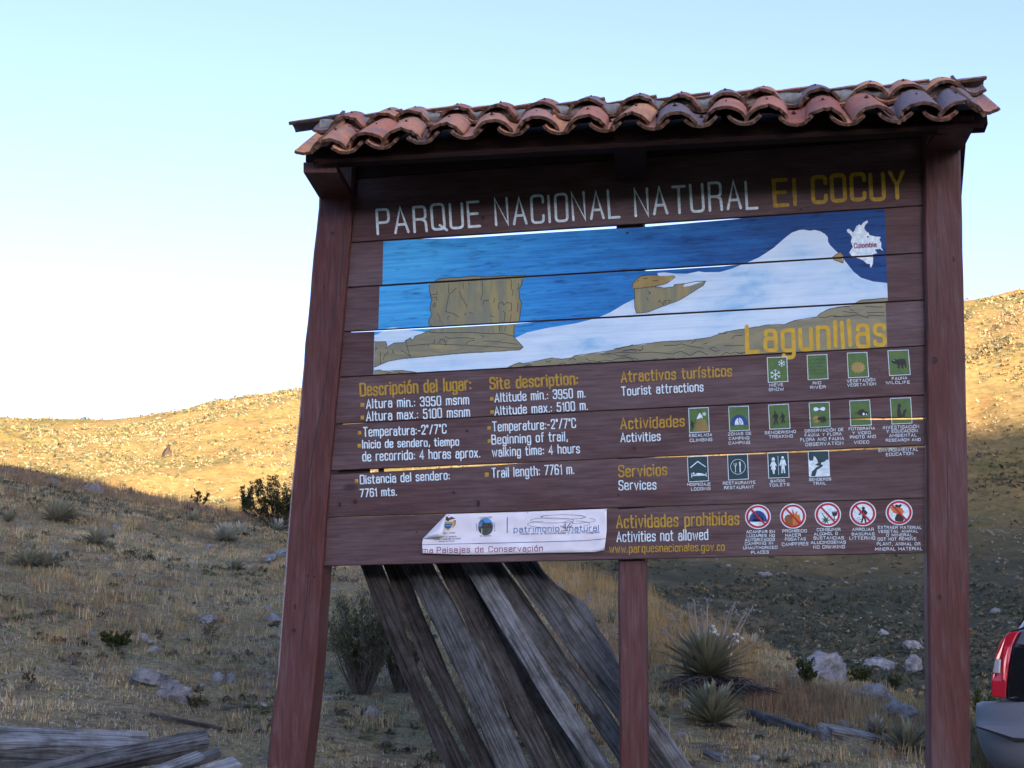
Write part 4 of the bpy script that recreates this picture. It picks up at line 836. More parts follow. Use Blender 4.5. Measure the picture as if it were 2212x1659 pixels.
# checks and knots in the timber
posts = [o for o in sign.children if o.name.startswith('post')]
def on_post(k, P, wd, nm='crack', taper=True): pa = Paint(2); pa.stroke(P, wd, 0, taper); return pa.build(nm, M['black'], YP, posts[k])
on_post(0, [(731, 560), (727, 640), (716, 720), (703, 830), (691, 900), (677, 970), (664, 1050), (656, 1090), (653, 1125)], 2.2)
on_post(0, [(676, 1161), (671, 1200), (665, 1260), (656, 1353), (647, 1425)], 1.8); on_post(0, [(744, 470), (741, 520), (738, 580), (733, 640)], 1.6)
on_post(1, [(2046, 930), (2047, 1050), (2048, 1180), (2047, 1327)], 1.8); on_post(1, [(2022, 500), (2024, 620), (2023, 700)], 1.4)
M['knot'] = flat('dark_knot', (0.030, 0.014, 0.012), .6, .3, .5, 60)
def knot(parent, yf, x, y, rx, ry, nm='knot'):
    pa = Paint(1.2); pa.poly([(x + rx * math.cos(t * .5236) * (1 + .15 * math.sin(t * 2.3 + x)), y + ry * math.sin(t * .5236)) for t in range(12)]); pa.build(nm, M['knot'], yf, parent)
    if rx < 4: return
    pa = Paint(1.0); pa.stroke([(x + rx * 1.8 * math.cos(t * .3), y + ry * 1.7 * math.sin(t * .3)) for t in range(17)], .6, 0, True); pa.build(nm, M['knot'], yf, parent)
for x, y, rx, ry in ((637, 1311, 2.5, 6), (635, 1362, 5, 5), (666, 1244, 3, 3.5), (679, 1246, 2.5, 3), (719, 504, 4, 3.5), (700, 620, 2, 4)): knot(posts[0], YP, x, y, rx, ry)
for x, y, rx, ry in ((2019, 779, 6, 9), (2060, 560, 3, 6), (2030, 1290, 4, 7)): knot(posts[1], YP, x, y, rx, ry)
for i, x, y, rx, ry in ((7, 767, 1084, 5, 6), (7, 734, 1090, 4, 6), (7, 980, 1064, 4, 3), (7, 1033, 1088, 4, 8), (6, 1009, 931, 3.5, 3), (1, 1043, 470, 4, 4), (7, 1336, 1070, 3, 3), (6, 1370, 968, 4, 3), (2, 1355, 503, 3, 3), (5, 1900, 800, 2, 1.5), (1, 1730, 452, 3, 2), (8, 900, 1150, 2, 1.5)): knot(planks[i], YF[i], x, y, rx, ry)

M['bare'] = flat('pale_wane_sheen', (0.26, 0.235, 0.24), .7, .2, .35, 40)  # sky sheen along the post's waney edge, painted on as a pale strip
pa = Paint(1.5); pa.stroke([(658, 780), (646, 925), (634, 1040), (624, 1161), (616, 1272), (610, 1350), (604, 1430), (598, 1490)], 5.5, 0, True); pa.build('wane_sheen', M['bare'], YP + .004, posts[0])

for xa_, xb_ in ((730, 798), (817, 828)):          # short battens nailed across the open seam from behind
    b_ = MB(); l_, r_ = on_y(xa_, 1040, YB + .024), on_y(xb_, 985, YB + .024); b_.box((l_.x, YB + .0245, l_.z), (r_.x, YB + .045, r_.z)); under(b_.build('batten', M['topplank']))
# ------------------------------------------------------------------ roof
FR['R'] = (636, 1189, .3375); FR['Q'] = (1272, 1189, .3375)
YE = YB - 0.60
roof = MB()
COV = [(704, 300), (783, 288), (861, 279), (955, 267), (1054, 258), (1158, 253), (1256, 250), (1357, 243), (1463, 239), (1560, 233), (1658, 229), (1780, 234), (1883, 226), (1990, 222), (2076, 219)]
RA, RB_, TL_, TT = 0.105, 0.088, 0.44, 0.015
def tile_mesh(name, r0, r1, length, half=62, thick=TT, n=14, m_=6, chip=0):
    # barrel tile along local Y, front (y=0) radius r0, crown up
    V = []; Fs = []; mats = []
    for i in range(m_ + 1):
        y = length * i / m_; r = r0 + (r1 - r0) * i / m_
        for s_ in (r, r - thick):
            for k in range(n + 1):
                a = R_(-half + 2 * half * k / n); q_ = 1 + .035 * noise.noise((k * .35, i * .5, chip * 3.3 + r0 * 40)); e_ = (0.004 * math.sin(k * 2.1 + r0 * 90) + (0.022 * max(0, noise.noise((k * .8, chip * 5.1, 1)) - .1) * 3 if chip else 0)) * (i == 0); V.append((s_ * q_ * math.sin(a), y + e_, s_ * q_ * math.cos(a)))
    w_ = 2 * (n + 1)
    for i in range(m_):
        for k in range(n):
            a = i * w_ + k; Fs.append((a, a + 1, a + w_ + 1, a + w_)); mats.append(0)
            b = a + n + 1; Fs.append((b, b + w_, b + w_ + 1, b + 1)); mats.append(0)
        for k in (0, n):
            a = i * w_ + k; q = (a, a + w_, a + w_ + n + 1, a + n + 1); Fs.append(q if k == 0 else q[::-1]); mats.append(1)
    for i in (0, m_):
        for k in range(n):
            a = i * w_ + k; q = (a, a + n + 1, a + n + 2, a + 1); Fs.append(q if i == 0 else q[::-1]); mats.append(1)
    m = mesh(name, V, Fs, [M['tile'], M['tile_edge']])
    m.polygons.foreach_set('material_index', mats)
    m.polygons.foreach_set('use_smooth', [x == 0 for x in mats]); return m
cover_m = tile_mesh('cover_tile', RA, RB_, TL_, 68); cover2_m = tile_mesh('cover_tile', RA, RB_ + .01, .155, 68); pan2_m = tile_mesh('pan_tile', 0.095, 0.100, .155, 56); pan_m = tile_mesh('pan_tile', 0.095, 0.105, TL_, 56); ridge_m = tile_mesh('ridge_tile', 0.090, 0.080, 0.34, 46)
def ridge_pt(x):            # crown of the ridge at world x
    a, b = on_y(640, 251, YB - 0.17), on_y(2127, 167, YB - 0.17); t = (x - a.x) / (b.x - a.x); p = a.lerp(b, t); p.x = x
    p.z += 0.006 * noise.noise((x * 2.2, 0, 0)); return p
cov_w = [on_y(px, py, YE) for px, py in COV]
# deck: sloping boards below the tiles
def frame_at(i_or_x, p):     # slope frame for the tile whose front crown is p
    rp = ridge_pt(p.x); d = Vector((0, rp.y - p.y, rp.z - 0.0 - p.z)).normalized(); n_ = Vector((0, -d.z, d.y)); return d, n_
p_l, p_r = cov_w[0], cov_w[-1]
def deck_pt(x, s, nn):
    t = (x - p_l.x) / (p_r.x - p_l.x); p = p_l.lerp(p_r, t); p.x = x; d, n_ = frame_at(0, p); return p + d * s + n_ * nn
xa, xb = cov_w[0].x - 0.10, cov_w[-1].x + 0.11
LEN = (ridge_pt(0.0) - p_l.lerp(p_r, .5)).length
b = MB()
b.hexa([deck_pt(xa, .05, -.135), deck_pt(xb, .05, -.135), deck_pt(xb, .50, -.135), deck_pt(xa, .50, -.135), deck_pt(xa, .05, -.115), deck_pt(xb, .05, -.115), deck_pt(xb, .50, -.115), deck_pt(xa, .50, -.115)])
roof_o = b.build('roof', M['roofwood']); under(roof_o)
roof_o['label'] = 'sloping roof of overlapping clay barrel tiles'
# back slope of the roof: plain boards
b = MB()
for s0 in (0.0, 0.2, 0.4):
    P = []
    for nn in (-.02, 0):
        for x, s_ in ((xa, s0), (xb, s0), (xb, s0 + .195), (xa, s0 + .195)):
            r_ = ridge_pt(x); P.append(Vector((x, r_.y + .05 + s_ * .82, r_.z - .12 - s_ * .56 + nn)))
    MB().hexa([P[0], P[1], P[2], P[3], P[4], P[5], P[6], P[7]]).build('roof_board', M['roofwood'], roof_o)
random.seed(11)
def put_tile(name, me, p, d, n_, yaw=0.0, roll=0.0, flip=False):
    xax = Vector((1, 0, 0)); o = obj(name, me, roof_o)
    mt = Matrix((xax, d, n_)).transposed().to_4x4()
    if flip: mt = mt @ Matrix.Rotation(math.pi, 4, 'Y')
    mt = Matrix.Translation(p) @ mt @ Matrix.Rotation(yaw, 4, 'Z') @ Matrix.Rotation(roll, 4, 'Y'); o.matrix_local = mt; return o
bolt = MB().tube([(0, 0, -.012), (0, 0, .012)], .0045, 6).tube([(0, 0, .0), (0, 0, .004)], .012, 8); bolt_m = mesh('screw', bolt.v, bolt.f, M['iron'])
covs = [cover_m] + [tile_mesh('cover_tile', RA + .003 * c_, RB_ + .002 * c_, TL_, 64 + 3 * c_, chip=c_) for c_ in (1, 2, 3)]
cov2s = [cover2_m] + [tile_mesh('cover_tile', RA + .002 * c_, RB_ + .01, .155, 64 + 3 * c_, chip=c_ + 4) for c_ in (1, 2, 3)]
EXP = 0.355
for i, p in enumerate(cov_w):
    d, n_ = frame_at(i, p)
    for c in (0, 1):
        q = p - n_ * RA + d * (EXP * c + (random.uniform(-.012, .012) if c else 0)) + n_ * (0.024 * c) + Vector((random.uniform(-.014, .014) * (1 + c) , 0, 0))
        yw = R_(random.uniform(-6.5, 6.5) + (2.5 if i < 7 and c == 0 else 0))
        put_tile('cover_tile', (cov2s if c else covs)[(i * 3 + c) % 4], q + d * random.uniform(-.014, .014), d, n_, yw, R_(random.uniform(-8, 8)))
        s_ = obj('screw', bolt_m, roof_o); s_.matrix_local = Matrix.Translation(q + d * (0.22 if c == 0 else .10) + n_ * (RA * .915) + Vector((-math.sin(yw) * .2, 0, 0))) @ Matrix((Vector((1, 0, 0)), d, n_)).transposed().to_4x4()
for i in range(len(cov_w) + 1):
    if i == 0: p = cov_w[0] - Vector((0.118, 0, 0)) + (cov_w[0] - cov_w[1]) * 0.0; p.z -= 0.004
    elif i == len(cov_w): p = cov_w[-1] + Vector((0.118, 0, 0))
    else: p = (cov_w[i-1] + cov_w[i]) / 2
    d, n_ = frame_at(i, p)
    for c in (0, 1):
        end = i in (0, len(cov_w)); sgn = -1 if i == 0 else 1
        q = p - n_ * (RA - 0.112) + d * (EXP * c + random.uniform(-.015, .005)) + n_ * (0.018 * c)
        if end: q += Vector((0, 0, 0.022))
        # concave tile: crown turned downwards
        put_tile('pan_tile', pan2_m if c else pan_m, q, d, n_, R_(random.uniform(-3, 3)), R_(sgn * 20 if end else random.uniform(-4, 4)), flip=True)
        if not end and c == 0 and i % 2: 
            s_ = obj('screw', bolt_m, roof_o); s_.matrix_local = Matrix.Translation(q + d * 0.25 - n_ * .082) @ Matrix((Vector((1, 0, 0)), d, n_)).transposed().to_4x4()
# ridge tiles, each lapping over its right-hand neighbour
nrd = 13; x0, x1 = on_y(643, 250, YB - .17).x, on_y(2126, 167, YB - .17).x; stp = (x1 - x0 - 0.05) / nrd
sl_ = (ridge_pt(x1).z - ridge_pt(x0).z) / (x1 - x0)
for k in range(nrd):
    xr = x0 + stp * (k + 1) + 0.05; r_ = ridge_pt(xr)
    dirv = Vector((-1, random.uniform(-.04, .04), -(sl_ + 0.055 + random.uniform(-.015, .015)))).normalized()   # local Y runs to the left
    zz = Vector((0, 0, 1)) - dirv * dirv.z; zz.normalize(); xx = dirv.cross(zz)
    o = obj('ridge_tile', ridge_m, roof_o)
    o.matrix_local = Matrix.Translation(Vector((xr, r_.y, r_.z - 0.090))) @ Matrix((xx, dirv, zz)).transposed().to_4x4()
# mortar bedding below the ridge
def lump(P, ry, rz, n=12, seed=0):
    V = []; Fs = []
    for i, p in enumerate(P):
        for k in range(n):
            a = 2 * math.pi * k / n; q = 1 + 0.28 * noise.noise((p.x * 14, a * 1.6, seed)) + .15 * noise.noise((p.x * 45, a * 4, seed))
            V.append((p.x, p.y + ry * q * math.cos(a), p.z + rz * q * math.sin(a)))
    for i in range(len(P) - 1):
        for k in range(n): Fs.append((i*n + k, i*n + (k+1) % n, (i+1)*n + (k+1) % n, (i+1)*n + k))
    return V, Fs + [tuple(range(n)), tuple(len(V) - n + k for k in range(n))[::-1]]
P = []
for x in np.linspace(x0 + .15, x1 - .12, 190):
    r_ = ridge_pt(x); P.append(Vector((x, r_.y - .030, r_.z - .090)))
V_, F_ = lump(P, .060, .040); under(obj('mortar', mesh('mortar', V_, F_, M['mortar'], True)), roof_o)
roof_o.children[-1].location = (0, 0, 0)
# front purlin, rafters and corbels
YA = YB - 0.44
def bar(name, pa, pb, dy, dz, mat, parent=sign):    # bar whose lower front edge runs pa-pb
    b = MB(); P = [pa, pb, pb + Vector((0, dy, 0)), pa + Vector((0, dy, 0))]; b.hexa(P + [p + Vector((0, 0, dz)) for p in P]); return under(b.build(name, mat), parent)
bar('purlin', on_y(660, 349, YA + .01), on_y(2134, 268, YA + .01), .10, .075, M['roofwood'])
for px, py in ((1040, 330), (1560, 305), (1765, 292)):
    a = on_y(px, py, YA + .12); bb = MB(); d, n_ = frame_at(0, a)
    q = a + Vector((.07, 0, 0)); L2 = d * .22
    bb.hexa([a, q, q + L2, a + L2, a + n_ * .07, q + n_ * .07, q + L2 + n_ * .07, a + L2 + n_ * .07]); under(bb.build('rafter', M['roofwood']))
def corbel(ae, be, tp, am, bm_, mat):                # arm end (px left, right), top/bottom lines, foot on the post
    b = MB(); (al, ar), (yt, yb) = ae, tp; (ml, mr), ym = am, bm_
    p = [on_y(ml, ym, YP), on_y(mr, ym, YP)]; e0 = [on_y(al, yb, YA), on_y(ar, yb, YA)]; e1 = [on_y(al, yt, YA), on_y(ar, yt, YA)]
    bk = [Vector((q.x, YP, e1[k].z)) for k, q in enumerate(p)]
    b.add(p + e0 + e1 + bk, [(0, 1, 3, 2), (2, 3, 5, 4), (4, 5, 7, 6), (0, 2, 4, 6), (1, 7, 5, 3), (0, 6, 7, 1)])
    o = b.build('corbel', mat); md = o.modifiers.new('bevel', 'BEVEL'); md.width = .004; md.segments = 2; return under(o)
corbel((655, 727), 0, (350, 373), (689, 762), 428, M['post'])
corbel((2031, 2104), 0, (250, 277), (1997, 2079), 325, M['post'])
corbel((1325, 1397), 0, (290, 312), (1330, 1396), 392, M['roofwood'])

# ------------------------------------------------------------------ vinyl banner stapled to the lowest planks
def ban_y(x, y):
    u = (x - 912) / 398; v = (y - 1105) / 90
    s_ = 0.010 + 0.004 * noise.noise((x * .018, y * .03, 3)) + 0.0025 * noise.noise((x * .06 + y * .05, y * .07, 8))
    s_ += 0.030 * max(0, u - .93) * max(0, v - .5) * 20 * .5 + 0.012 * max(0, .12 - u) * 8 * max(0, v - .3)
    return YB - 0.003 - s_
btop = lambda x: float(np.interp(x, [130, 137, 375, 1200, 2005], [440, 400, 153, 128, 98])); bbot = lambda x: float(np.interp(x, [125, 550, 900, 1200, 1600, 1880, 1990, 2005], [548, 565, 560, 550, 543, 538, 515, 300]))
V = []; Fs = []; nx, ny = 90, 14; gx = np.concatenate([np.linspace(128, 385, 22), np.linspace(400, 2004, 69)])
for x in gx:
    t_, b_ = btop(x), bbot(x)
    for k in range(ny + 1):
        (X, Y_), = fr('s', [(x, lerp(t_, b_, k / ny))]); V.append(on_y(X, Y_, ban_y(X, Y_)))
for i in range(len(gx) - 1):
    for k in range(ny): a = i * (ny + 1) + k; Fs.append((a, a + 1, a + ny + 2, a + ny + 1))
M['vinyl'] = flat('white_vinyl', (0.72, 0.75, 0.78), 0.22, 0.5, 0.04, 10)
ban = obj('vinyl_banner', mesh('vinyl_banner', V, Fs, M['vinyl'], True))
tag(ban, 'white vinyl banner with logos stapled over the lowest plank, its upper left corner folded down', 'banner')
sm = ban.modifiers.new('solid', 'SOLIDIFY'); sm.thickness = 0.0008; sm.offset = 1
V = []; Fs = []
A_, B_, T_ = (134, 402), (376, 152), (332, 380)
for i in range(13):
    for k in range(9):
        u, v = i / 12, k / 8                       # u along the fold, v away from it
        fx, fy = A_[0] + (B_[0]-A_[0])*u, A_[1] + (B_[1]-A_[1])*u
        tx, ty = (A_[0] + (T_[0]-A_[0])*u*2, A_[1] + (T_[1]-A_[1])*u*2) if u < .5 else (T_[0] + (B_[0]-T_[0])*(u-.5)*2, T_[1] + (B_[1]-T_[1])*(u-.5)*2)
        (X, Y_), = fr('s', [(fx + (tx-fx)*v, fy + (ty-fy)*v)]); V.append(on_y(X, Y_, ban_y(X, Y_) - 0.0015 - 0.035 * math.sin(math.pi * min(1, v * .75 + .02)) * math.sin(math.pi * u)))
for i in range(12):
    for k in range(8): a = i * 9 + k; Fs.append((a, a + 1, a + 10, a + 9))
obj('folded_corner', mesh('folded_corner', V, Fs, M['vinyl'], True), ban)
def bwrite(string, x0, y0, x1, y1, h, wd, mat, xh=0.7, name='lettering', wob=0.0):
    (a, b), (c, d) = fr('s', [(x0, y0), (x1, y1)]); P = Paint(4); text_strokes(P, string, (a, b), (c, d), h * .2125, wd * .25, xh, wob=wob); return P.build(name, M[mat], ban_y, ban)
bwrite('ma', 133, 545, 235, 544, 50, 6, 'purple'); bwrite('Paisajes de Conservaci\u00f3n', 280, 546, 1352, 526, 56, 6.5, 'purple')
bwrite('patrimonio', 1062, 336, 1518, 326, 56, 6.5, 'printblue'); bwrite('natural', 1628, 326, 1922, 320, 56, 6.5, 'printblue')
bwrite('Fondo para la Biodiversidad y Areas Protegidas', 1122, 361, 1930, 343, 19, 2.6, 'printgrey')
bwrite('tad y Orden', 343, 353, 462, 349, 18, 2.4, 'printgrey'); bwrite('Ministerio de Ambiente,', 274, 390, 478, 384, 14, 2, 'printgrey'); bwrite('Vivienda y desarrollo Territorial', 242, 414, 517, 407, 14, 2, 'printgrey'); bwrite('Rep\u00fablica de Colombia', 298, 435, 456, 430, 11, 1.6, 'printgrey')
bwrite('NACIONALES', 712, 198, 834, 190, 13, 2.2, 'printgrey'); bwrite('PARQUES', 690, 320, 682, 245, 11, 2, 'printgrey'); bwrite('NATURALES', 854, 238, 862, 328, 11, 2, 'printgrey'); bwrite('DE COLOMBIA', 716, 380, 828, 376, 11, 2, 'printgrey')
def bpoly(P, mat, name, lv=2): pa = Paint(lv + 2); pa.poly(fr('s', P)); return pa.build(name, M[mat], ban_y, ban)
def bline(Ps, wd, mat, name, lv=4.0):
    pa = Paint(lv)
    for k, P in enumerate(Ps):
        Q = fr('s', P); R2 = []
        for a, b in zip(Q, Q[1:]):
            n = max(1, int(math.dist(a, b) / 3)); R2 += [(a[0] + (b[0]-a[0])*t/n, a[1] + (b[1]-a[1])*t/n) for t in range(n)]
        pa.stroke(R2 + [Q[-1]], wd * .2125, k)
    return pa.build(name, M[mat], ban_y, ban)
bline([[(131, 463), (600, 452), (1200, 438), (1780, 421), (1990, 402)]], 5, 'darkblue', 'printed_line'); bline([[(992, 188), (992, 342)]], 8, 'darkblue', 'printed_line')
def ell(cx, cy, rx, ry, a0=0, a1=2 * math.pi, n=40, rot=0): return [(cx + rx*math.cos(t) - rot*ry*math.sin(t), cy + ry*math.sin(t) + rot*rx*math.cos(t)*.2) for t in [a0 + (a1-a0)*k/n for k in range(n+1)]]
bline([ell(1562, 180, 232, 22), ell(1555, 184, 222, 26, 3.3, 6.9), ell(1450, 216, 222, 26), ell(1560, 214, 330, 34, -.6, 1.3), ell(1430, 256, 232, 34, 1.2, 4.4), ell(1700, 250, 130, 28, -1.6, 1.0), ell(1620, 250, 60, 30, 3.4, 5.6)], 3, 'printgrey', 'tree_logo')
bline([[(1590, 322), (1588, 290), (1582, 262), (1590, 240)], [(1600, 322), (1602, 285), (1625, 258)], [(1586, 290), (1555, 268)], [(1588, 300), (1530, 272)], [(1604, 290), (1650, 270)], [(1584, 275), (1570, 250)], [(1610, 275), (1630, 245), (1662, 238)], [(1540, 325), (1590, 316), (1615, 326)]], 6, 'printgrey', 'tree_logo', 4.4)
# park service emblem and coat of arms (in miniature)
cap = circ(772, 268, 75, 20, 75, math.pi, 2 * math.pi) + circ(772, 292, 75, 20, 75, 0, math.pi)
M['skyprint'] = flat('sky_blue_print', (0.04, 0.27, 0.60), .3, .4, .2, 30); M['darkprint'] = flat('dark_green_print', (0.05, 0.07, 0.045), .3, .4, .6, 60); M['yelprint'] = flat('yellow_print', (0.55, 0.42, 0.05), .3, .4, .1); M['brownprint'] = flat('brown_print', (0.11, 0.06, 0.05), .3, .4, .5, 60)
bpoly(cap, 'darkprint', 'park_emblem'); bpoly(circ(772, 268, 74, 20, 74, math.pi, 2 * math.pi) + [(846, 292), (800, 245), (760, 262), (720, 275), (698, 290)], 'skyprint', 'park_emblem', 2.6); bpoly([(700, 282), (720, 274), (790, 262), (845, 268), (845, 285), (790, 276), (730, 288), (700, 296)], 'brownprint', 'park_emblem', 3.2)
bline([[(735, 300), (732, 364)], [(737, 228), (734, 240)]], 5, 'vinyl', 'park_emblem', 5.8); bline([[(715, 225), (758, 218)], [(722, 208), (752, 236)], [(735, 206), (738, 240)], [(716, 236), (758, 230)]], 5, 'darkprint', 'park_emblem', 5.9)
bpoly([(366, 210), (352, 178), (385, 176), (400, 192), (425, 178), (468, 196), (440, 204), (405, 212), (400, 222), (382, 222)], 'brownprint', 'coat_of_arms'); bpoly([(348, 232), (438, 228), (436, 262), (418, 292), (392, 304), (362, 292), (348, 268)], 'printgrey', 'coat_of_arms')
bpoly([(440, 216), (458, 214), (462, 250), (448, 286), (425, 298), (440, 270)], 'yelprint', 'coat_of_arms', 2.2); bpoly([(455, 214), (470, 212), (466, 256), (452, 284), (458, 250)], 'purple', 'coat_of_arms', 2.4); bpoly([(352, 262), (432, 258), (425, 276), (360, 280)], 'skyprint', 'coat_of_arms', 2.8)
bpoly([(352, 236), (434, 232), (434, 246), (352, 250)], 'yelprint', 'coat_of_arms', 2.8); bpoly([(368, 296), (392, 306), (420, 294), (400, 318), (380, 318)], 'yelprint', 'coat_of_arms', 2.2)
for x, y in ((400, 166), (1990, 112), (1975, 500), (146, 535), (1200, 540), (1200, 138)):
    bpoly([(x + 5 * math.cos(t), y + 5 * math.sin(t)) for t in (0, 1.05, 2.1, 3.14, 4.2, 5.2)], 'iron', 'staple', 3)

# ------------------------------------------------------------------ timbers
def sweep(name, P, wdir, tdir, w, t, mat, seed=0, n=26, edge=0.06, wprof=None, ends=0.01):
    """timber along the points P; wdir/tdir: directions of its width and thickness"""
    P = [Vector(p) for p in P]; cum = [0]
    for a, b in zip(P, P[1:]): cum.append(cum[-1] + (b - a).length)
    x_ax = (P[-1] - P[0]).normalized(); z_ax = (Vector(tdir) - x_ax * x_ax.dot(Vector(tdir))).normalized(); y_ax = z_ax.cross(x_ax)
    if y_ax.dot(Vector(wdir)) < 0: y_ax = -y_ax; x_flip = True
    Mx = Matrix((x_ax, z_ax.cross(x_ax), z_ax)).transposed().to_4x4(); Mx.translation = P[0]; Mi = Mx.inverted()
    prof = [(-1, -.55), (-.93, -1), (-.4, -1.03), (.2, -.97), (.9, -1), (1, -.5), (1, .55), (.92, 1), (0, 1), (-.92, 1), (-1, .5)]
    V = []; Fs = []; np_ = len(prof)
    for i in range(n):
        s_ = cum[-1] * i / (n - 1); k = max(0, min(len(P) - 2, int(np.searchsorted(cum, s_)) - 1)); c = P[k].lerp(P[k+1], (s_ - cum[k]) / (cum[k+1] - cum[k]))
        ew = 1 + edge * 2 * noise.noise((s_ * 2.2, seed, 0)); wl = wprof(i / (n-1)) if wprof else (1, 1)
        c = c + y_ax * (w * .07 * noise.noise((s_ * 1.6, seed, 3))) + z_ax * (w * .08 * noise.noise((s_ * 1.2, seed, 6)))
        for j, (a, b) in enumerate(prof):
            e = 1 + edge * noise.noise((s_ * 5, seed, j * 1.7)); side = wl[0] if a < 0 else wl[1]
            q = c + y_ax * (a * w / 2 * ew * e * side) + z_ax * (b * t / 2 * (1 + edge * .8 * noise.noise((s_ * 7, seed + 3, j))))
            if i in (0, n - 1): q += x_ax * (ends * noise.noise((j * 2.3, seed, 8)) * 3)
            V.append(Mi @ q)
    for i in range(n - 1):
        for j in range(np_): Fs.append((i*np_ + j, i*np_ + (j+1) % np_, (i+1)*np_ + (j+1) % np_, (i+1)*np_ + j))
    Fs += [tuple(range(np_))[::-1], tuple((n-1)*np_ + j for j in range(np_))]
    bm = bmesh.new(); vs = [bm.verts.new(v) for v in V]
    for f in Fs: bm.faces.new([vs[q] for q in f])
    bmesh.ops.recalc_face_normals(bm, faces=bm.faces); m = bpy.data.meshes.new(name); bm.to_mesh(m); bm.free(); m.materials.append(mat)
    o = obj(name, m); o.matrix_world = Mx; return o
GT = 'old timbers leaned behind the sign'
def wavy(t): return (1, 1 + .95 * math.exp(-((t - .30) / .07) ** 2) + .45 * math.exp(-((t - .43) / .07) ** 2) - .25 * math.exp(-((t - .13) / .07) ** 2))
LEAN = [  # centre line px (frame R), width px, depth behind boards, material, label
    ([(440, 0), (495, 100), (580, 340), (710, 700), (820, 950), (1020, 1350)], 118, .20, 'barkwood', 'dark brown timber, leftmost of those leaning behind the sign, with a bend at mid height'),
    ([(580, -20), (640, 100), (740, 380), (925, 800), (1100, 1150), (1225, 1393)], 118, .26, 'barkwood', 'dark timber with peeling bark, second from the left behind the sign'),
    ([(730, -20), (790, 100), (985, 450), (1135, 740), (1270, 1080), (1400, 1393)], 190, .19, 'weathered', 'widest flat grey board, third from the left behind the sign'),
    ([(930, -20), (1000, 100), (1155, 420), (1335, 760), (1480, 1080), (1625, 1393)], 150, .27, 'barkwood', 'dark brown furrowed timber just right of the widest grey board'),
    ([(1040, -20), (1110, 100), (1290, 430), (1480, 800), (1640, 1080), (1800, 1393)], 120, .36, 'barkwood', 'darkest narrow timber set back between two others behind the sign'),
    ([(1090, -20), (1165, 95), (1352, 420), (1565, 760), (1765, 1080), (1960, 1393)], 128, .20, 'silverwood', 'pale grey board with a knot near its foot, sixth from the left behind the sign'),
    ([(1190, -20), (1265, 90), (1480, 400), (1700, 730), (1900, 980), (2110, 1290), (2180, 1400)], 130, .27, 'weathered', 'grey and brown timber passing behind the foot of the middle post'),
    ([(1330, -20), (1415, 85), (1640, 380), (1860, 700), (2080, 990), (2340, 1393)], 115, .22, 'weathered', 'narrow dark grey board running beside the wavy-edged slab'),
    ([(1400, -40), (1500, 85), (1650, 300), (1820, 540), (1990, 780), (2200, 1060), (2440, 1393)], 165, .31, 'silverwood', 'broad pale slab with a wavy bark edge, rightmost behind the sign')]
for k, (pl, wpx, dy, mt, lb) in enumerate(LEAN):
    q = fr('R', pl); n_ = len(q); P = []
    for i, (x, y) in enumerate(q): P.append(on_y(x, y, YB + dy + 0.10 * i / (n_ - 1) + 0.02))
    d = (P[-1] - P[-2]).normalized()
    while P[-1].z > height(P[-1].x, P[-1].y) - .03: P[-1] = P[-1] + d * .02
    o = sweep('leaning_timber', P, (1, 0, .6), (0, -1, 0), wpx * .3375 * (YB + dy) / FPX * .98, .05 if k not in (0, 3) else .07, M[mt], seed=k * 7.3, edge=.13, n=44, wprof=wavy if k == 8 else None)
    tag(o, lb, 'timber', GT)
# timber pile at the lower left, in front of the sign
GF = 'weathered timbers piled at the lower left'
def tw(pa, Ya, pb, Yb_): return on_y(*pa, Ya), on_y(*pb, Yb_)
def ftimber(P, up, w, t, mat, label, seed, **k):
    d = (Vector(P[-1]) - Vector(P[0])).normalized(); upv = Vector(up).normalized(); wd = d.cross(upv)
    return tag(sweep('old_timber', P, wd, upv, w, t, mat, seed, **k), label, 'timber', GF)
a, b_ = tw((-260, 1600), 5.35, (318, 1614), 5.95)
ftimber([a, b_], (0, -.75, .66), .115, .10, M['silverwood'], 'thick squared grey beam with a dark underside at the left edge', 3.0, n=40, edge=.10)
a, b_ = tw((-150, 1725), 5.0, (446, 1601), 5.62)
ftimber([a, b_], (0, -.8, .6), .078, .07, M['weathered'], 'rotten split beam crossing over the thick beam, pointing up to the right', 9.0, n=44, edge=.22)
a, b_ = tw((250, 1700), 5.2, (468, 1628), 5.58)
ftimber([a, b_], (0, -.8, .6), .03, .04, M['weathered'], 'short dark board end tucked under the rotten split beam', 4.0)
a, b_ = tw((200, 1718), 5.0, (432, 1633), 5.45)
ftimber([a, b_], (0, -.85, .5), .052, .02, M['silverwood'], 'light grey plank end beside the rotten beam, square cut', 5.0)
a, b_ = tw((240, 1735), 4.95, (512, 1646), 5.40)
ftimber([a, b_], (0, -.85, .5), .055, .025, M['silverwood'], 'lightest grey plank end, lowest and rightmost of the pile', 6.0)
# bearers that carry the pile, just below the frame
for pa, pb, Y_ in (((-200, 1690), (120, 1700), 5.65), ((150, 1745), (420, 1735), 5.35)):
    a, b_ = tw(pa, Y_, pb, Y_); z = min(height(a.x, a.y), height(b_.x, b_.y))
    zt = max(a.z, b_.z); P = [a, b_]
    o = sweep('old_timber', P, (0, 1, 0), (0, 0, 1), .12, .22, M['weathered'], 2 + Y_); tag(o, 'dark bearer block under the timber pile ' + ('at the left edge' if Y_ > 5.5 else 'near its right end'), 'timber', GF)

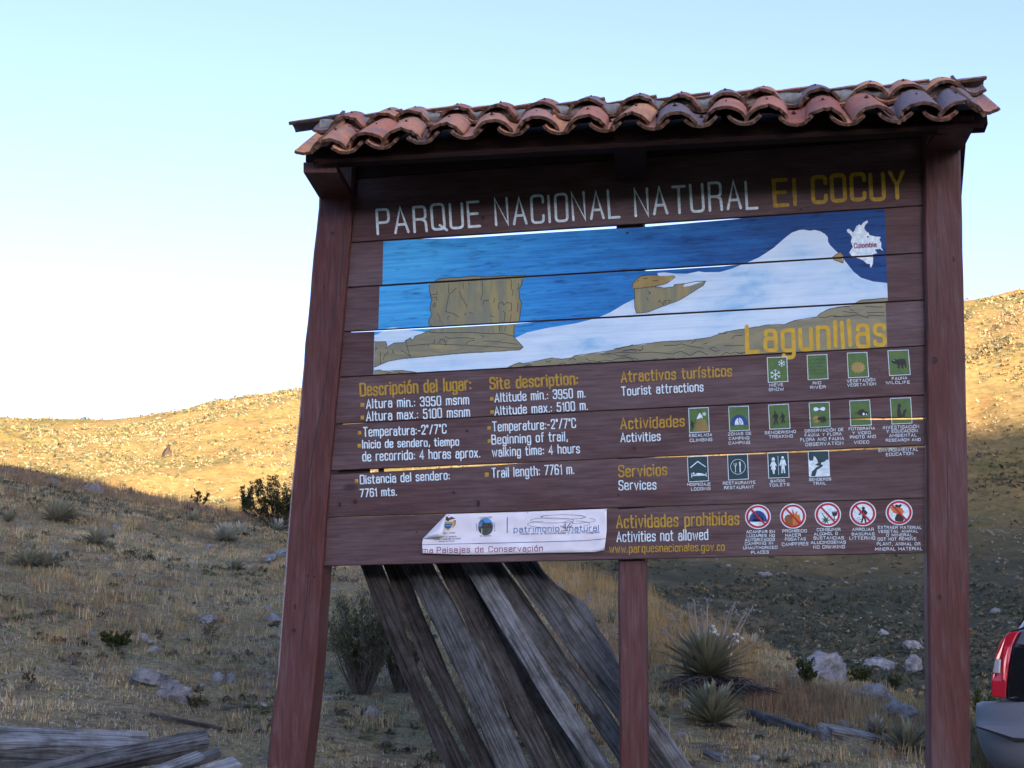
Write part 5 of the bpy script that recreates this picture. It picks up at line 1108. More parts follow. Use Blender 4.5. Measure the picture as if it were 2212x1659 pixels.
# fallen logs right of the middle post
def onground(px, py, lift=0.0): p = ground_at(px, py); return p + Vector((0, 0, lift))
a, b_ = onground(1618, 1545), onground(1772, 1597); u = .02
o = sweep('fallen_log', [a + Vector((0, 0, u)), b_ + Vector((0, 0, u))], (0, 1, 0), (0, 0, 1), .075, .055, M['weathered'], 21, edge=.12); tag(o, 'thin grey-brown log lying on the ground behind the cut half log', 'log', 'fallen logs right of the middle post')
a, b_ = onground(1782, 1600), onground(2180, 1668)
P = [a + Vector((0, 0, .05)), b_ + Vector((0, 0, .03))]
o = sweep('fallen_log', P, (0, 1, .2), (0, -.45, .9), .14, .09, M['silverwood'], 22, n=34, edge=.08); tag(o, 'split half log with a pale flat top running behind the right post', 'log', 'fallen logs right of the middle post')
a, b_ = onground(325, 1549), onground(478, 1580)
tag(sweep('stick', [a + Vector((0, 0, .015)), b_ + Vector((0, 0, .015))], (0, 1, 0), (0, 0, 1), .024, .02, M['barkwood'], 23, edge=.6), 'dark broken stick lying in the grass left of the sign', 'stick')
a, b_ = onground(1525, 1632), onground(1565, 1648)
tag(sweep('stick', [a + Vector((0, 0, .02)), b_ + Vector((0, 0, .02))], (0, 1, 0), (0, 0, 1), .04, .03, M['silverwood'], 24, edge=.3), 'pale weathered stick right of the foot of the middle post', 'stick')
a, b_ = onground(575, 1219), onground(616, 1208)
tag(sweep('stick', [a + Vector((0, 0, .06)), b_ + Vector((0, 0, .10))], (0, 1, 0), (0, 0, 1), .07, .05, M['silverwood'], 25, edge=.3), 'bleached branch beside the left post, at mid slope', 'stick')

# ------------------------------------------------------------------ rocks
def rock_mesh(seed, sx, sy, sz, sub=4, rough=.22, pits=0):
    bm = bmesh.new(); bmesh.ops.create_icosphere(bm, subdivisions=sub, radius=1)
    for v in bm.verts:
        c = v.co.copy(); n1 = noise.noise(c * 1.1 + Vector((seed, 0, 0))); n2 = noise.noise(c * 2.6 + Vector((0, seed, 0))); n3 = noise.noise(c * 6 + Vector((0, 0, seed)))
        k = 1 + rough * 1.5 * n1 + rough * 1.1 * n2 + rough * .6 * n3 + rough * .8 * (noise.voronoi(c * 1.9 + Vector((seed, seed, 0)))[0][1] - noise.voronoi(c * 1.9 + Vector((seed, seed, 0)))[0][0] - .35) - pits * max(0, abs(n2) - .25) * .8
        # planed facets
        for q in range(7):
            d = Vector((math.sin(seed * 3 + q * 2.1), math.cos(seed * 5 + q * 1.7), math.sin(seed + q * 4.3) * .7)).normalized(); h = c.dot(d) * k
            if h > .70: k *= 1 - (h - .70) * .9
        v.co = Vector((c.x * k * sx, c.y * k * sy, c.z * k * sz))
    m = bpy.data.meshes.new('rock'); bm.to_mesh(m); bm.free(); m.materials.append(M['rock'])
    m.polygons.foreach_set('use_smooth', [True] * len(m.polygons)); return m
ROCKS = [  # centre px, bottom px, width px, height px, label
    (199, 1066, 52, 28, 'rounded grey boulder on the crest of the near slope, far left'), (174, 1081, 15, 10, 'small pale stone just below the crest boulder'),
    (246, 1143, 27, 12, 'flat oval pale stone between two spiky rosettes at the left'), (448, 1185, 23, 11, 'pale stone below the rosette nearest the left post'), (457, 1266, 23, 10, 'narrow bluish stone left of the left post, mid slope'),
    (330, 1225, 17, 6, 'thin white stone flat in the grass, left centre'), (411, 1214, 18, 8, 'dull low stone above the thin white stone'), (225, 1214, 32, 12, 'low half-buried grey stone under the left rosettes'),
    (192, 1374, 37, 12, 'pale elongated stone left of the small green bush'), (140, 1379, 12, 8, 'tiny grey stone left of the elongated one'), (305, 1380, 32, 15, 'buried grey stone right of the small green bush'),
    (442, 1347, 52, 22, 'long white stone among dry stalks left of the sign'), (591, 1344, 34, 24, 'rounded white stone touching the left post outline'), (578, 1319, 22, 12, 'small grey stone just above the rounded white one'), (596, 1377, 18, 14, 'grey round stone beside the left post under the white one'),
    (326, 1482, 104, 46, 'pitted grey rock, upper of the two large rocks at the lower left'), (374, 1516, 88, 46, 'smooth pale rock, lower of the two large rocks at the lower left'),
    (468, 1477, 28, 30, 'upright pale stone, left one of the pair beside the pitted rock'), (497, 1477, 22, 30, 'upright pale stone, right one of the pair beside the pitted rock'), (573, 1489, 26, 15, 'grey stone leaning at the left post, low on the slope'),
    (586, 1465, 24, 9, 'flat grey stone just above the one at the left post'), (536, 1412, 18, 12, 'small bluish stone left of the left post'), (172, 1539, 16, 7, 'small pale stone above the timber pile'), (568, 1524, 16, 8, 'tiny white stone near the foot of the left post'),
    (702, 1466, 40, 16, 'flat grey slab just right of the left post'), (703, 1510, 36, 9, 'thin grey slab low beside the left post'), (798, 1552, 33, 31, 'upright squarish grey stone under the sign, left half'),
    (1208, 1284, 32, 32, 'pointed grey rock behind the slabs, left of the middle post'), (1240, 1264, 32, 20, 'grey rock in dry grass behind the wavy slab'), (1270, 1302, 28, 24, 'striped pale rock just left of the middle post'), (1140, 1303, 12, 9, 'tiny white stone seen between leaning timbers'),
    (1402, 1404, 15, 10, 'small white stone right of the middle post'), (1480, 1535, 32, 20, 'grey stone left of the small rosette'), (1771, 1470, 132, 72, 'largest rounded grey boulder behind the green bush at the right'),
    (1890, 1510, 86, 38, 'pale layered rock right of the largest boulder'), (1946, 1556, 74, 50, 'pale sloping rock nearest the right post'), (1825, 1578, 36, 28, 'pointed grey stone behind the split half log'),
    (1905, 1446, 66, 34, 'dark grey rock in the shade behind the bushes'), (1972, 1402, 46, 22, 'flat rock ledge behind the right post'), (1976, 1450, 46, 42, 'steep grey rock face beside the right post'), (1908, 1374, 25, 17, 'rounded stone alone on the far dark slope'),
    (1868, 1630, 24, 18, 'grey stone in front of the split half log'), (1681, 1636, 24, 10, 'flat stone on bare ground between middle and right post'), (1624, 1528, 14, 12, 'pale stone touching the end of the thin log'), (1910, 1654, 34, 12, 'low pale stone at the bottom edge near the right post'), (1632, 1655, 26, 10, 'small grey stone at the bottom edge right of the middle post')]
for k, (cx, by, wp, hp, lb) in enumerate(ROCKS):
    g = ground_at(cx, by - 1); dist = (g - CAM).length; k_ = dist / FPX
    sx = wp * k_ / 2; sz = max(hp * k_ * .62, sx * .28); sy = sx * .8
    big = wp > 50
    o = obj('rock', rock_mesh(k * 1.37 + .5, sx, sy, sz, 5 if big else 4, .24, .5 if k == 15 else 0)); o.location = g + Vector((0, sy * .35, sz * .22)); o.rotation_euler.z = 0.3 * math.sin(k)
    if k in (34, 35): o.rotation_euler.y = R_(18)
    tag(o, lb, 'rock', 'pale rocks scattered over the slope')

# ------------------------------------------------------------------ plants
rng = np.random.default_rng(5)
def leaf_strip(L, wd, bend, seg=5):        # local: starts at 0, runs along +X, arcs down by bend
    V = []; Fs = []; x = z = 0; a = 0
    for i in range(seg + 1):
        t = i / seg; h = wd / 2 * (0.6 + 1.4 * t * (1 - t)) * (1 if i < seg else .12)
        if i: a = -bend * t; x += L / seg * math.cos(a); z += L / seg * math.sin(a)
        V += [(x, -h, z + h * .35), (x, 0, z), (x, h, z + h * .35)]
    for i in range(seg):
        b_ = i * 3; Fs += [(b_, b_+1, b_+4, b_+3), (b_+1, b_+2, b_+5, b_+4)]
    return V, Fs
def leafcol(n, t0, pale):                 # olive base to silvery tip
    out = []
    for i in range(n): t = (i // 3) / (n // 3 - 1); out.append([lerp(a, b, t ** .7) for a, b in zip((.10, .105, .06), pale)])
    return out
FRG = 'spiky silver-green rosette plants'
def rosette(name, loc, L, n, label, wd=.022, tilt=(0, 0), pale=(.25, .265, .185), split=False, lo=8, hi=82, seed=1, trunk=.0):
    rs = random.Random(seed); root = empty(name, loc); tag(root, label, 'rosette plant', FRG)
    variants = []
    for v in range(4):
        V, Fs = leaf_strip(L * (0.85 + .1 * v), wd, .04 + .12 * v); m = mesh('leaf', V, Fs, M['leaf'], True); kk = .8 + .13 * v; setcol(m, [[c * kk for c in q] for q in leafcol(len(V), 0, pale)]); variants.append(m)
    allV, allF, allC = [], [], []
    for k in range(n):
        az = k * 2.39996 + rs.uniform(-.2, .2); t = (k + .5) / n; el = R_(lerp(hi, lo, t ** .9) + rs.uniform(-9, 9)); m = variants[rs.randrange(4)]; s_ = rs.uniform(.8, 1.1) * (0.72 + .35 * math.sin(math.pi * min(1, .25 + t * .7)))
        mt = Matrix.Translation((0.02 * math.cos(az) * t, .02 * math.sin(az) * t, trunk + L * .10 * (1 - t))) @ Matrix.Rotation(R_(tilt[0]), 4, 'Y') @ Matrix.Rotation(az, 4, 'Z') @ Matrix.Rotation(-el, 4, 'Y') @ Matrix.Rotation(rs.uniform(-.3, .3), 4, 'X') @ Matrix.Scale(s_, 4)
        if split: o = obj('leaf', m, root); o.matrix_local = mt
        else:
            b_ = len(allV); allV += [mt @ v.co for v in m.vertices]; allF += [tuple(i + b_ for i in p.vertices) for p in m.polygons]
            cc = np.zeros(len(m.vertices) * 4, np.float32); m.color_attributes['Col'].data.foreach_get('color', cc); allC += cc.reshape(-1, 4).tolist()
    if not split:
        m = mesh('leaves', allV, allF, M['leaf'], True); setcol(m, allC); o = obj('leaves', m, root); o['kind'] = 'stuff'
    return root
def dead_skirt(root, L, n, seed, spread=1.0, col=(.07, .065, .062), z0=.03, dr=.10):
    rs = random.Random(seed); b = MB(); C_ = []
    for k in range(n):
        az = rs.uniform(0, 2 * math.pi); el = R_(rs.uniform(-12, 12)); l = L * rs.uniform(.5, 1.1) * spread; P = []; r = .02
        for i in range(5):
            t = i / 4; a2 = az + rs.uniform(-.25, .25) * t; rr = l * t; P.append((rr * math.cos(a2), rr * math.sin(a2) * .8, z0 + .10 * L * math.sin(math.pi * t) - dr * t * L * rs.uniform(.3, 1.4)))
        n0 = len(b.v); b.tube(P, [.006, .008, .007, .005, .002], 4, False); kk = rs.uniform(.6, 1.6); C_ += [[c * kk for c in col]] * (len(b.v) - n0)
    m = mesh('dead_leaves', b.v, b.f, M['leaf'], True); setcol(m, C_); o = obj('dead_leaves', m, root); o['kind'] = 'stuff'
big = onground(1530, 1508, 0.0)
FB = rosette('rosette_plant', big + Vector((0, .1, .02)), .345, 260, 'largest spiky rosette right of the middle post, with dried flower stalks above', wd=.026, split=True, lo=14, hi=84, seed=3, trunk=.12)
dead_skirt(FB, .34, 200, 5, 1.2, z0=.13, dr=.34); dead_skirt(FB, .42, 160, 6, 1.2, z0=.05)
def stalk(root, x, y, h, lx, ly, seed, pale=False):
    rs = random.Random(seed); b = MB(); P = [(x + lx * t ** 1.5, y + ly * t, .20 + h * t) for t in (0, .3, .6, .85, 1)]; b.tube(P, [.010, .009, .008, .006, .004], 5)
    top = Vector(P[-1])
    for k in range(7):
        a = rs.uniform(0, 6.28); e = rs.uniform(.01, .06); q = Vector(P[3]).lerp(top, rs.uniform(-.4, 1)); r_ = q + Vector((math.cos(a) * e, math.sin(a) * e, rs.uniform(.01, .05))); b.tube([q, r_, r_ + Vector((math.cos(a) * .015, 0, -.012))], [.002, .0018, .0015], 4, False)
        hd = .009 if not pale else .016; c = r_ + Vector((math.cos(a) * .016, 0, -.014)); ico = bmesh.new(); bmesh.ops.create_icosphere(ico, subdivisions=1, radius=hd); b.add([c + v.co for v in ico.verts], [tuple(v.index for v in f.verts) for f in ico.faces]); ico.free()
    m = mesh('flower_stalk', b.v, b.f, M['leaf'], True); cc = (.48, .47, .42) if pale else (.26, .235, .20); setcol(m, [cc] * len(b.v)); return obj('flower_stalk', m, root)
for k, (x, y, h, lx) in enumerate([(-.14, 0, .38, -.10), (-.10, .05, .46, -.03), (-.06, -.03, .50, -.02), (-.03, .04, .42, .0), (.0, -.05, .50, .02), (.03, .03, .36, .03), (.08, 0, .42, .10), (.10, .05, .48, .12), (.12, -.04, .40, .18), (-.16, .02, .30, -.16), (.15, .02, .44, .20)]): stalk(FB, x, y, h, lx, .02, k)
stalk(FB, 0.02, -.04, .27, .01, -.02, 40, True); stalk(FB, 0.16, .0, .22, .05, -.01, 41, True)
sm_ = onground(1540, 1578)
F2 = rosette('rosette_plant', sm_ + Vector((0, .05, .0)), .25, 170, 'smaller compact spiky rosette directly below the largest one', wd=.022, split=True, lo=22, hi=86, seed=8, trunk=.04); dead_skirt(F2, .16, 50, 9, 1.0)
for k, (cx, by, wp, lb) in enumerate([(126, 1130, 78, 'broad rosette high on the left slope, below the crest boulder'), (150, 1128, 50, 'rosette overlapping the broad one high on the left slope'), (210, 1180, 62, 'round rosette below the flat oval pale stone'), (486, 1172, 66, 'silvery rosette with upright leaves left of the left post'), (520, 1160, 50, 'taller silvery rosette just right of the upright-leaved one'),
    (507, 1236, 52, 'single rosette left of the left post, above the white stones'), (60, 1228, 70, 'grey-green rosette near the left edge, mid slope'), (100, 1230, 64, 'dense rosette second from the left edge, mid slope'), (18, 1130, 46, 'rosette cut by the left edge of the picture'), (420, 1132, 46, 'small rosette just under the slope crest, left centre'), (598, 1150, 46, 'pale rosette beside the left post under the dark bush'),
    (1276, 1350, 52, 'rosette seen between the wavy slab and the middle post'), (1322, 1338, 48, 'rosette touching the left side of the middle post'), (1625, 1408, 58, 'pale rosette behind and right of the largest one'), (1960, 1628, 104, 'wide rosette beside the foot of the right post'), (1893, 1592, 66, 'pale narrow-leaved rosette behind the split half log'), (1325, 1350, 40, 'partly hidden rosette right behind the middle post'),
    (235, 1190, 40, 'small rosette right of the round one on the left slope'), (1690, 1648, 56, 'flat silvery rosette on bare ground near the bottom edge')]):
    g = ground_at(cx, by - 2); L = wp * .5 * (g - CAM).length / FPX * 1.15
    flat_ = k == 18
    rr_ = rosette('rosette_plant', g, L, 60 if wp < 60 else 100, lb, wd=L * .11, tilt=(14 * math.sin(k * 2.7), 0), pale=(.30, .33, .28) if k in (3, 4, 10, 13, 15, 18) else (.22, .24, .175), seed=20 + k, lo=26 if not flat_ else 0, hi=86 if not flat_ else 35)
    if wp > 48 and not flat_: dead_skirt(rr_, L * .8, 40, 60 + k, 1.1)

def shrub(name, loc, H, Wd, nst, nleaf, label, leafc, stemc, leafs=.02, lower=.45, seed=0, cat='shrub', up=1.0, tuft=26):
    rs = random.Random(seed); root = empty(name, loc); tag(root, label, cat); b = MB(); tips = []
    for k in range(nst):
        a = rs.uniform(0, 6.28); r_ = rs.uniform(.1, 1) ** .7 * Wd / 2; h = H * rs.uniform(.45, 1.05); P = []
        for i in range(6):
            t = i / 5; P.append(Vector((math.cos(a) * r_ * (.2 + .8 * t ** (1.1 * up)) + rs.uniform(-1, 1) * .022 * H, math.sin(a) * r_ * (.2 + .8 * t ** 1.1) * .8 + rs.uniform(-1, 1) * .022 * H, h * t)))
        b.tube(P, [.0065 * H, .006 * H, .005 * H, .004 * H, .003 * H, .002 * H], 4, False)
        for t in [lower + (1 - lower) * rs.random() ** .7 for _ in range(5)]:
            i = min(4, int(t * 5)); q = P[i].lerp(P[i+1], t * 5 - i); e = q + Vector((rs.uniform(-1, 1), rs.uniform(-1, 1), rs.uniform(.2, 1.2))) * .10 * H; b.tube([q, e], [.003 * H, .0015 * H], 3, False); tips.append((q, e))
        tips.append((P[4], P[5]))
    m = mesh('stems', b.v, b.f, M['leaf']); setcol(m, [stemc] * len(b.v)); obj('stems', m, root)
    N_ = nleaf; T = np.array([[*q, *e] for q, e in tips]); id_ = rng.integers(0, len(T), N_); t = rng.random(N_)[:, None]
    c = T[id_, :3] * (1 - t) + T[id_, 3:] * t + rng.normal(0, .018 * H, (N_, 3)); az = rng.random(N_) * 6.28; el = rng.uniform(.1, 1.3, N_)
    d = np.c_[np.cos(az) * np.cos(el), np.sin(az) * np.cos(el), np.sin(el)] * leafs * rng.uniform(.6, 1.2, N_)[:, None]; s_ = np.c_[-np.sin(az), np.cos(az), rng.uniform(-.5, .5, N_)] * leafs * .26
    V = np.stack([c, c + d * .5 + s_, c + d, c + d * .5 - s_], 1).reshape(-1, 3); Fs = np.arange(N_ * 4).reshape(-1, 4)
    m = mesh('foliage', V, Fs, M['leaf']); cl = np.array(leafc)[rng.integers(0, len(leafc), N_)] * rng.uniform(.6, 1.35, N_)[:, None]; setcol(m, np.repeat(cl, 4, 0)); o = obj('foliage', m, root); o['kind'] = 'stuff'; return root
DG = [(.06, .085, .027), (.08, .105, .035), (.045, .065, .022)]; OG = [(.14, .15, .06), (.11, .12, .05), (.19, .175, .09)]
shrub('shrub', onground(780, 1500), .62, .56, 110, 9000, 'tall bushy shrub with bare lower stems just right of the left post', OG, (.12, .105, .085), .016, .38, 1)
shrub('shrub', onground(870, 1495), .54, .46, 60, 5500, 'thinner twiggy shrub behind the leftmost leaning timbers', OG, (.11, .09, .075), .015, .35, 2)
gq = ground_at(600, 1143); shrub('shrub', gq, .78, 1.35, 75, 11000, 'dark leafy bush silhouetted against the sunlit hill beside the left post', [(.03, .045, .018), (.045, .06, .025)], (.05, .04, .03), .034, .3, 3)
gq = ground_at(526, 1118); shrub('shrub', gq, .55, .55, 16, 1500, 'low dark bush on the crest left of the silhouetted one', [(.022, .034, .014), (.03, .045, .018)], (.03, .022, .018), .045, .3, 4)
gq = ground_at(432, 1098); shrub('shrub', gq, .35, .45, 10, 700, 'small dark bush on the crest, left centre', [(.03, .036, .016)], (.03, .022, .018), .04, .3, 14)
gq = ground_at(250, 1405); shrub('shrub', gq, .12, .26, 26, 2200, 'small low green bush right of the pale elongated stone', DG, (.03, .03, .02), .022, .15, 5)
gq = ground_at(1745, 1482); shrub('shrub', gq, .22, .24, 24, 2400, 'green leafy bush in front of the largest boulder', DG, (.03, .03, .02), .024, .2, 6)
gq = ground_at(1785, 1452); shrub('shrub', gq, .12, .16, 14, 700, 'little green sprig at the right side of the largest boulder', DG, (.03, .03, .02), .022, .2, 7)
gq = ground_at(1935, 1492); shrub('shrub', gq, .34, .36, 34, 3600, 'fresh green bush left of the right post', [(.05, .07, .022), (.04, .058, .018)], (.03, .03, .02), .026, .2, 8)
gq = ground_at(1860, 1478); shrub('shrub', gq, .2, .3, 20, 1600, 'dark green low bush between the layered rock and the fresh green bush', DG, (.03, .03, .02), .024, .2, 9)
gq = ground_at(2125, 1560); shrub('shrub', gq, .55, .6, 30, 3800, 'dark scrub bush behind the right post, above the car bumper', DG, (.03, .03, .02), .03, .2, 10)
gq = ground_at(455, 1395); shrub('weed', gq, .17, .16, 16, 260, 'dry weed with brown stalks in front of the long white stone', [(.10, .085, .05)], (.07, .055, .035), .016, .4, 11, 'weed')
gq = ground_at(60, 1490); shrub('weed', gq, .12, .10, 9, 200, 'brown upright weed near the left edge, above the timber pile', [(.075, .055, .035)], (.05, .04, .03), .016, .5, 12, 'weed')
gq = ground_at(420, 1540); shrub('weed', gq, .09, .14, 12, 420, 'olive weed at the foot of the smooth pale rock', [(.07, .06, .028)], (.05, .04, .03), .016, .3, 13, 'weed')

g = at_r(362, 950, 118); g.z = height(g.x, g.y); o = obj('rock', rock_mesh(77.3, .55, .5, .75, 4, .3)); o.location = g; o.data.materials.clear(); o.data.materials.append(M['dark_stone']); tag(o, 'dark rock outcrop alone in the middle of the sunlit hill at the left', 'rock', 'pale rocks scattered over the slope')
# ------------------------------------------------------------------ grass and ground cover
HV = np.vectorize(height)
def blades(name, X, Y, H, n, Wd, spread, C_, lean=.45, seed=0, seg=2, cj=.3, z=None):
    r_ = np.random.default_rng(seed); Z = HV(X, Y) if z is None else z; K = len(X)
    rep = lambda a: np.repeat(a, n, 0)
    bx = rep(X) + r_.normal(0, 1, K * n) * rep(spread); by = rep(Y) + r_.normal(0, 1, K * n) * rep(spread); bz = rep(Z) - .01
    h = rep(H) * r_.uniform(.45, 1.1, K * n); az = r_.random(K * n) * 6.283; ln = np.abs(r_.normal(0, lean, K * n)).clip(0, 1.45)
    wd = rep(Wd) * r_.uniform(.6, 1.2, K * n); sa = r_.random(K * n) * 3.14
    sx, sy = np.cos(sa) * wd / 2, np.sin(sa) * wd / 2
    dx, dy, dz = np.cos(az) * np.sin(ln) * h, np.sin(az) * np.sin(ln) * h, np.cos(ln) * h
    b = np.c_[bx, by, bz]; side = np.c_[sx, sy, np.zeros(K * n)]; tip = b + np.c_[dx, dy, dz]
    if seg == 1: V = np.stack([b - side, b + side, tip], 1).reshape(-1, 3); F = np.arange(K * n * 3).reshape(-1, 3); m_ = 3
    else:
        mid = b + np.c_[dx * .38, dy * .38, dz * .58]; V = np.stack([b - side, b + side, mid + side * .8, mid - side * .8, tip], 1).reshape(-1, 3); q = np.arange(K * n)[:, None] * 5
        F = np.concatenate([q + np.array([0, 1, 2]), q + np.array([0, 2, 3]), q + np.array([3, 2, 4])]); m_ = 5
    m = mesh(name, V, F, M['leaf']); c = rep(C_) * (1 + r_.uniform(-cj, cj, K * n))[:, None]
    c = np.repeat(c, m_, 0); setcol(m, c.clip(0, 1)); return tag(obj(name, m), kind='stuff')
def polar(n, r0, r1, a0, a1, seed, p=0.0):
    r_ = np.random.default_rng(seed); u = r_.random(n); r = r0 * (r1 / r0) ** u if p == 0 else (r0 ** p + u * (r1 ** p - r0 ** p)) ** (1 / p); a = r_.uniform(a0, a1, n); return np.sin(a) * r, np.cos(a) * r, r, a, r_
A0, A1 = math.atan2(*ray(-120, 1500)[:2]), math.atan2(*ray(2330, 1500)[:2])
def nz(X, Y, s, o=0): return np.array([noise.noise((x * s, y * s, o)) for x, y in zip(X, Y)])
STRAW = np.array([.36, .295, .16]); OLIVE = np.array([.18, .18, .08]); BROWN = np.array([.20, .145, .09]); GREY = np.array([.26, .285, .235]); GREEN = np.array([.10, .135, .055]); GOLD = np.array([.33, .24, .105])
def pick(n1, rr, tabs):
    w_ = np.stack([t for t in tabs[1]], 1); u = rr.random(len(n1)); cs = np.cumsum(w_ / w_.sum(1, keepdims=True), 1); idx = (u[:, None] > cs).sum(1).clip(0, len(tabs[0]) - 1); return np.array(tabs[0])[idx]
# short turf, 5.3 m to the crest
X, Y, r, a, rr = polar(85000, 5.3, 33, A0, A1, 1, .35)
n1, n2 = nz(X, Y, .9), nz(X, Y, 2.7, 5); keep = rr.random(len(X)) < (.72 + .9 * n2); X, Y, r, n1, n2 = X[keep], Y[keep], r[keep], n1[keep], n2[keep]
nearf = np.clip((11 - r) / 4, 0, 1)
C_ = pick(n1, rr, ([STRAW, OLIVE, BROWN, GREY, GREEN], [np.clip(.9 - .3 * nearf + n1, .1, 2), np.clip(.45 + .5 * nearf - n1, .1, 2), np.clip(.55 - .2 * nearf + n2, .05, 1), .22 + .9 * nearf, np.clip(.05 + .5 * nearf - n2, .02, 1)])) * (1 + .45 * nearf)[:, None]
C_ = C_ * (1 + .55 * nz(X, Y, .35, 77) + .35 * nz(X, Y, 1.4, 71))[:, None]
Hh = np.clip(.018 + .038 * (1 - nearf) + .05 * n2, .012, .09) * rr.uniform(.6, 1.4, len(X))
blades('short_turf', X, Y, Hh, 8, np.full(len(X), .0042) + r * .00022, np.full(len(X), .022) + r * .0012, C_, .65, 2, 1)
X, Y, r, a, rr = polar(14000, 5.3, 20, A0, A1, 51, .4)
C_ = pick(r, rr, ([np.array([.06, .045, .032]), np.array([.38, .33, .24]), np.array([.12, .085, .055])], [np.full(len(X), .6), np.full(len(X), .25), np.full(len(X), .5)]))
blades('plant_litter', X, Y, np.full(len(X), .035) * rr.uniform(.5, 1.5, len(X)), 4, np.full(len(X), .006) + r * .0002, np.full(len(X), .03), C_, 2.2, 52, 1)
# leafy mat plants (grey-green cushions)
X, Y, r, a, rr = polar(9000, 5.4, 16, A0, A1, 3, .6); n1 = nz(X, Y, 1.3, 9); k = n1 > -.05; X, Y, r = X[k], Y[k], r[k]
C_ = pick(r, rr, ([GREY, OLIVE * 1.1, GREEN], [np.full(len(X), .6), np.full(len(X), .4), np.full(len(X), .25)]))
blades('mat_plants', X, Y, np.full(len(X), .022), 9, np.full(len(X), .011), np.full(len(X), .03), C_, .95, 4, 1)
# long dry grass tufts
X, Y, r, a, rr = polar(7200, 8.2, 34, A0, A1, 6, .8); n1, n2 = nz(X, Y, .45, 2), nz(X, Y, 1.6, 4)
right = np.clip((a + .02) / .12, 0, 1)
keep = (rr.random(len(X)) < np.clip(.16 + 1.1 * n1 + .10 * right + .30 * np.clip((r - 17) / 8, 0, 1), 0, 1)); X, Y, r, n2, right = X[keep], Y[keep], r[keep], n2[keep], right[keep]
C_ = pick(r, rr, ([STRAW, BROWN, GOLD, OLIVE], [np.full(len(X), .7), np.full(len(X), .55), .3 + .3 * right, np.full(len(X), .25)]))
blades('tussock_grass', X, Y, np.clip(.08 + .10 * n2 + .04 * right, .04, .22) * rr.uniform(.7, 1.3, len(X)), 26, np.full(len(X), .0042) + r * .0002, np.full(len(X), .035), C_, .34, 7)
# golden reeds and dry stalks behind the rosettes
def patch(px0, px1, r0, r1, n, seed): 
    aa, ab = math.atan2(*ray(px0, 1500)[:2]), math.atan2(*ray(px1, 1500)[:2]); return polar(n, r0, r1, aa, ab, seed, 1)
for (p0, p1, r0, r1, n, H, c, sd) in [(1130, 1420, 15, 23, 240, .38, GOLD * .75, 31), (1380, 1640, 11.5, 17, 190, .32, GOLD * .7, 32), (1600, 1820, 9.8, 12.5, 200, .16, BROWN * .9, 33), (1800, 2000, 9.6, 12.5, 110, .17, STRAW * .75, 34), (-60, 640, 24, 31, 700, .24, BROWN * .9, 35), (2095, 2135, 9.5, 12.5, 60, .22, STRAW * .7, 36), (1400, 1560, 9.5, 12, 60, .12, STRAW * .75, 37), (1180, 1400, 10, 15, 110, .2, BROWN, 38)]:
    X, Y, r, a, rr = patch(p0, p1, r0, r1, n, sd)
    blades('dry_stalks', X, Y, np.full(len(X), H) * rr.uniform(.5, 1.25, len(X)), 12, np.full(len(X), .0055), np.full(len(X), .06), np.repeat(c[None], len(X), 0), .2, sd)
# pebbles
X, Y, r, a, rr = polar(1500, 5.6, 28, A0, A1, 12, .5); Z = HV(X, Y); ico = bmesh.new(); bmesh.ops.create_icosphere(ico, subdivisions=1, radius=1); iv = np.array([v.co for v in ico.verts]); if_ = np.array([[v.index for v in f.verts] for f in ico.faces]); ico.free()
s_ = rr.gamma(2, .0050, len(X)).clip(.003, .035) * (1 + r * .02); jit = 1 + rr.uniform(-.35, .35, (len(X), len(iv), 1))
V = (iv[None] * jit) * s_[:, None, None] * np.array([1.3, 1.0, .6]) + np.c_[X, Y, Z + s_ * .15][:, None]; F = (if_[None] + (np.arange(len(X)) * len(iv))[:, None, None]).reshape(-1, 3)
tag(obj('pebbles', mesh('pebbles', V.reshape(-1, 3), F, M['rock'])), kind='stuff')
# far hillside scrub: low bushes, pale rosettes, boulders
def blobs(name, X, Y, R0, C_, nq, seed, flat_=.6, size=.45, mat='leaf', tipc=None):
    r_ = np.random.default_rng(seed); K = len(X); Z = HV(X, Y); c = np.repeat(np.c_[X, Y, Z], nq, 0); R = np.repeat(R0, nq)
    v = r_.normal(0, 1, (K * nq, 3)); v /= np.linalg.norm(v, axis=1, keepdims=True); v[:, 2] = np.abs(v[:, 2]); p = c + v * R[:, None] * np.array([1, 1, flat_]) * r_.uniform(.5, 1, (K * nq, 1))
    t1 = r_.normal(0, 1, (K * nq, 3)); t2 = r_.normal(0, 1, (K * nq, 3)); q = R[:, None] * size
    V = np.stack([p - t1 * q * .5, p + t1 * q * .5, p + t2 * q], 1).reshape(-1, 3); F = np.arange(K * nq * 3).reshape(-1, 3)
    cc = np.repeat(C_, nq, 0) * r_.uniform(.6, 1.4, (K * nq, 1)); m = mesh(name, V, F, M[mat]); setcol(m, np.repeat(cc, 3, 0).clip(0, 1)); return tag(obj(name, m), kind='stuff')
X, Y, r, a, rr = polar(5200, 6.0, 30, A0, A1, 61, .7); n1 = nz(X, Y, .7, 62); k = rr.random(len(X)) < np.clip(.35 + 1.3 * n1, .04, 1); X, Y, r = X[k], Y[k], r[k]
C_ = pick(r, rr, ([np.array([.050, .058, .036]), np.array([.085, .072, .055]), np.array([.13, .15, .125]), np.array([.10, .115, .06])], [np.full(len(X), .4), np.full(len(X), .5), np.full(len(X), .35), np.full(len(X), .4)]))
blobs('heath_clumps', X, Y, (.018 + .0022 * r) * rr.uniform(.5, 1.5, len(X)), C_, 26, 63, .7, .32)
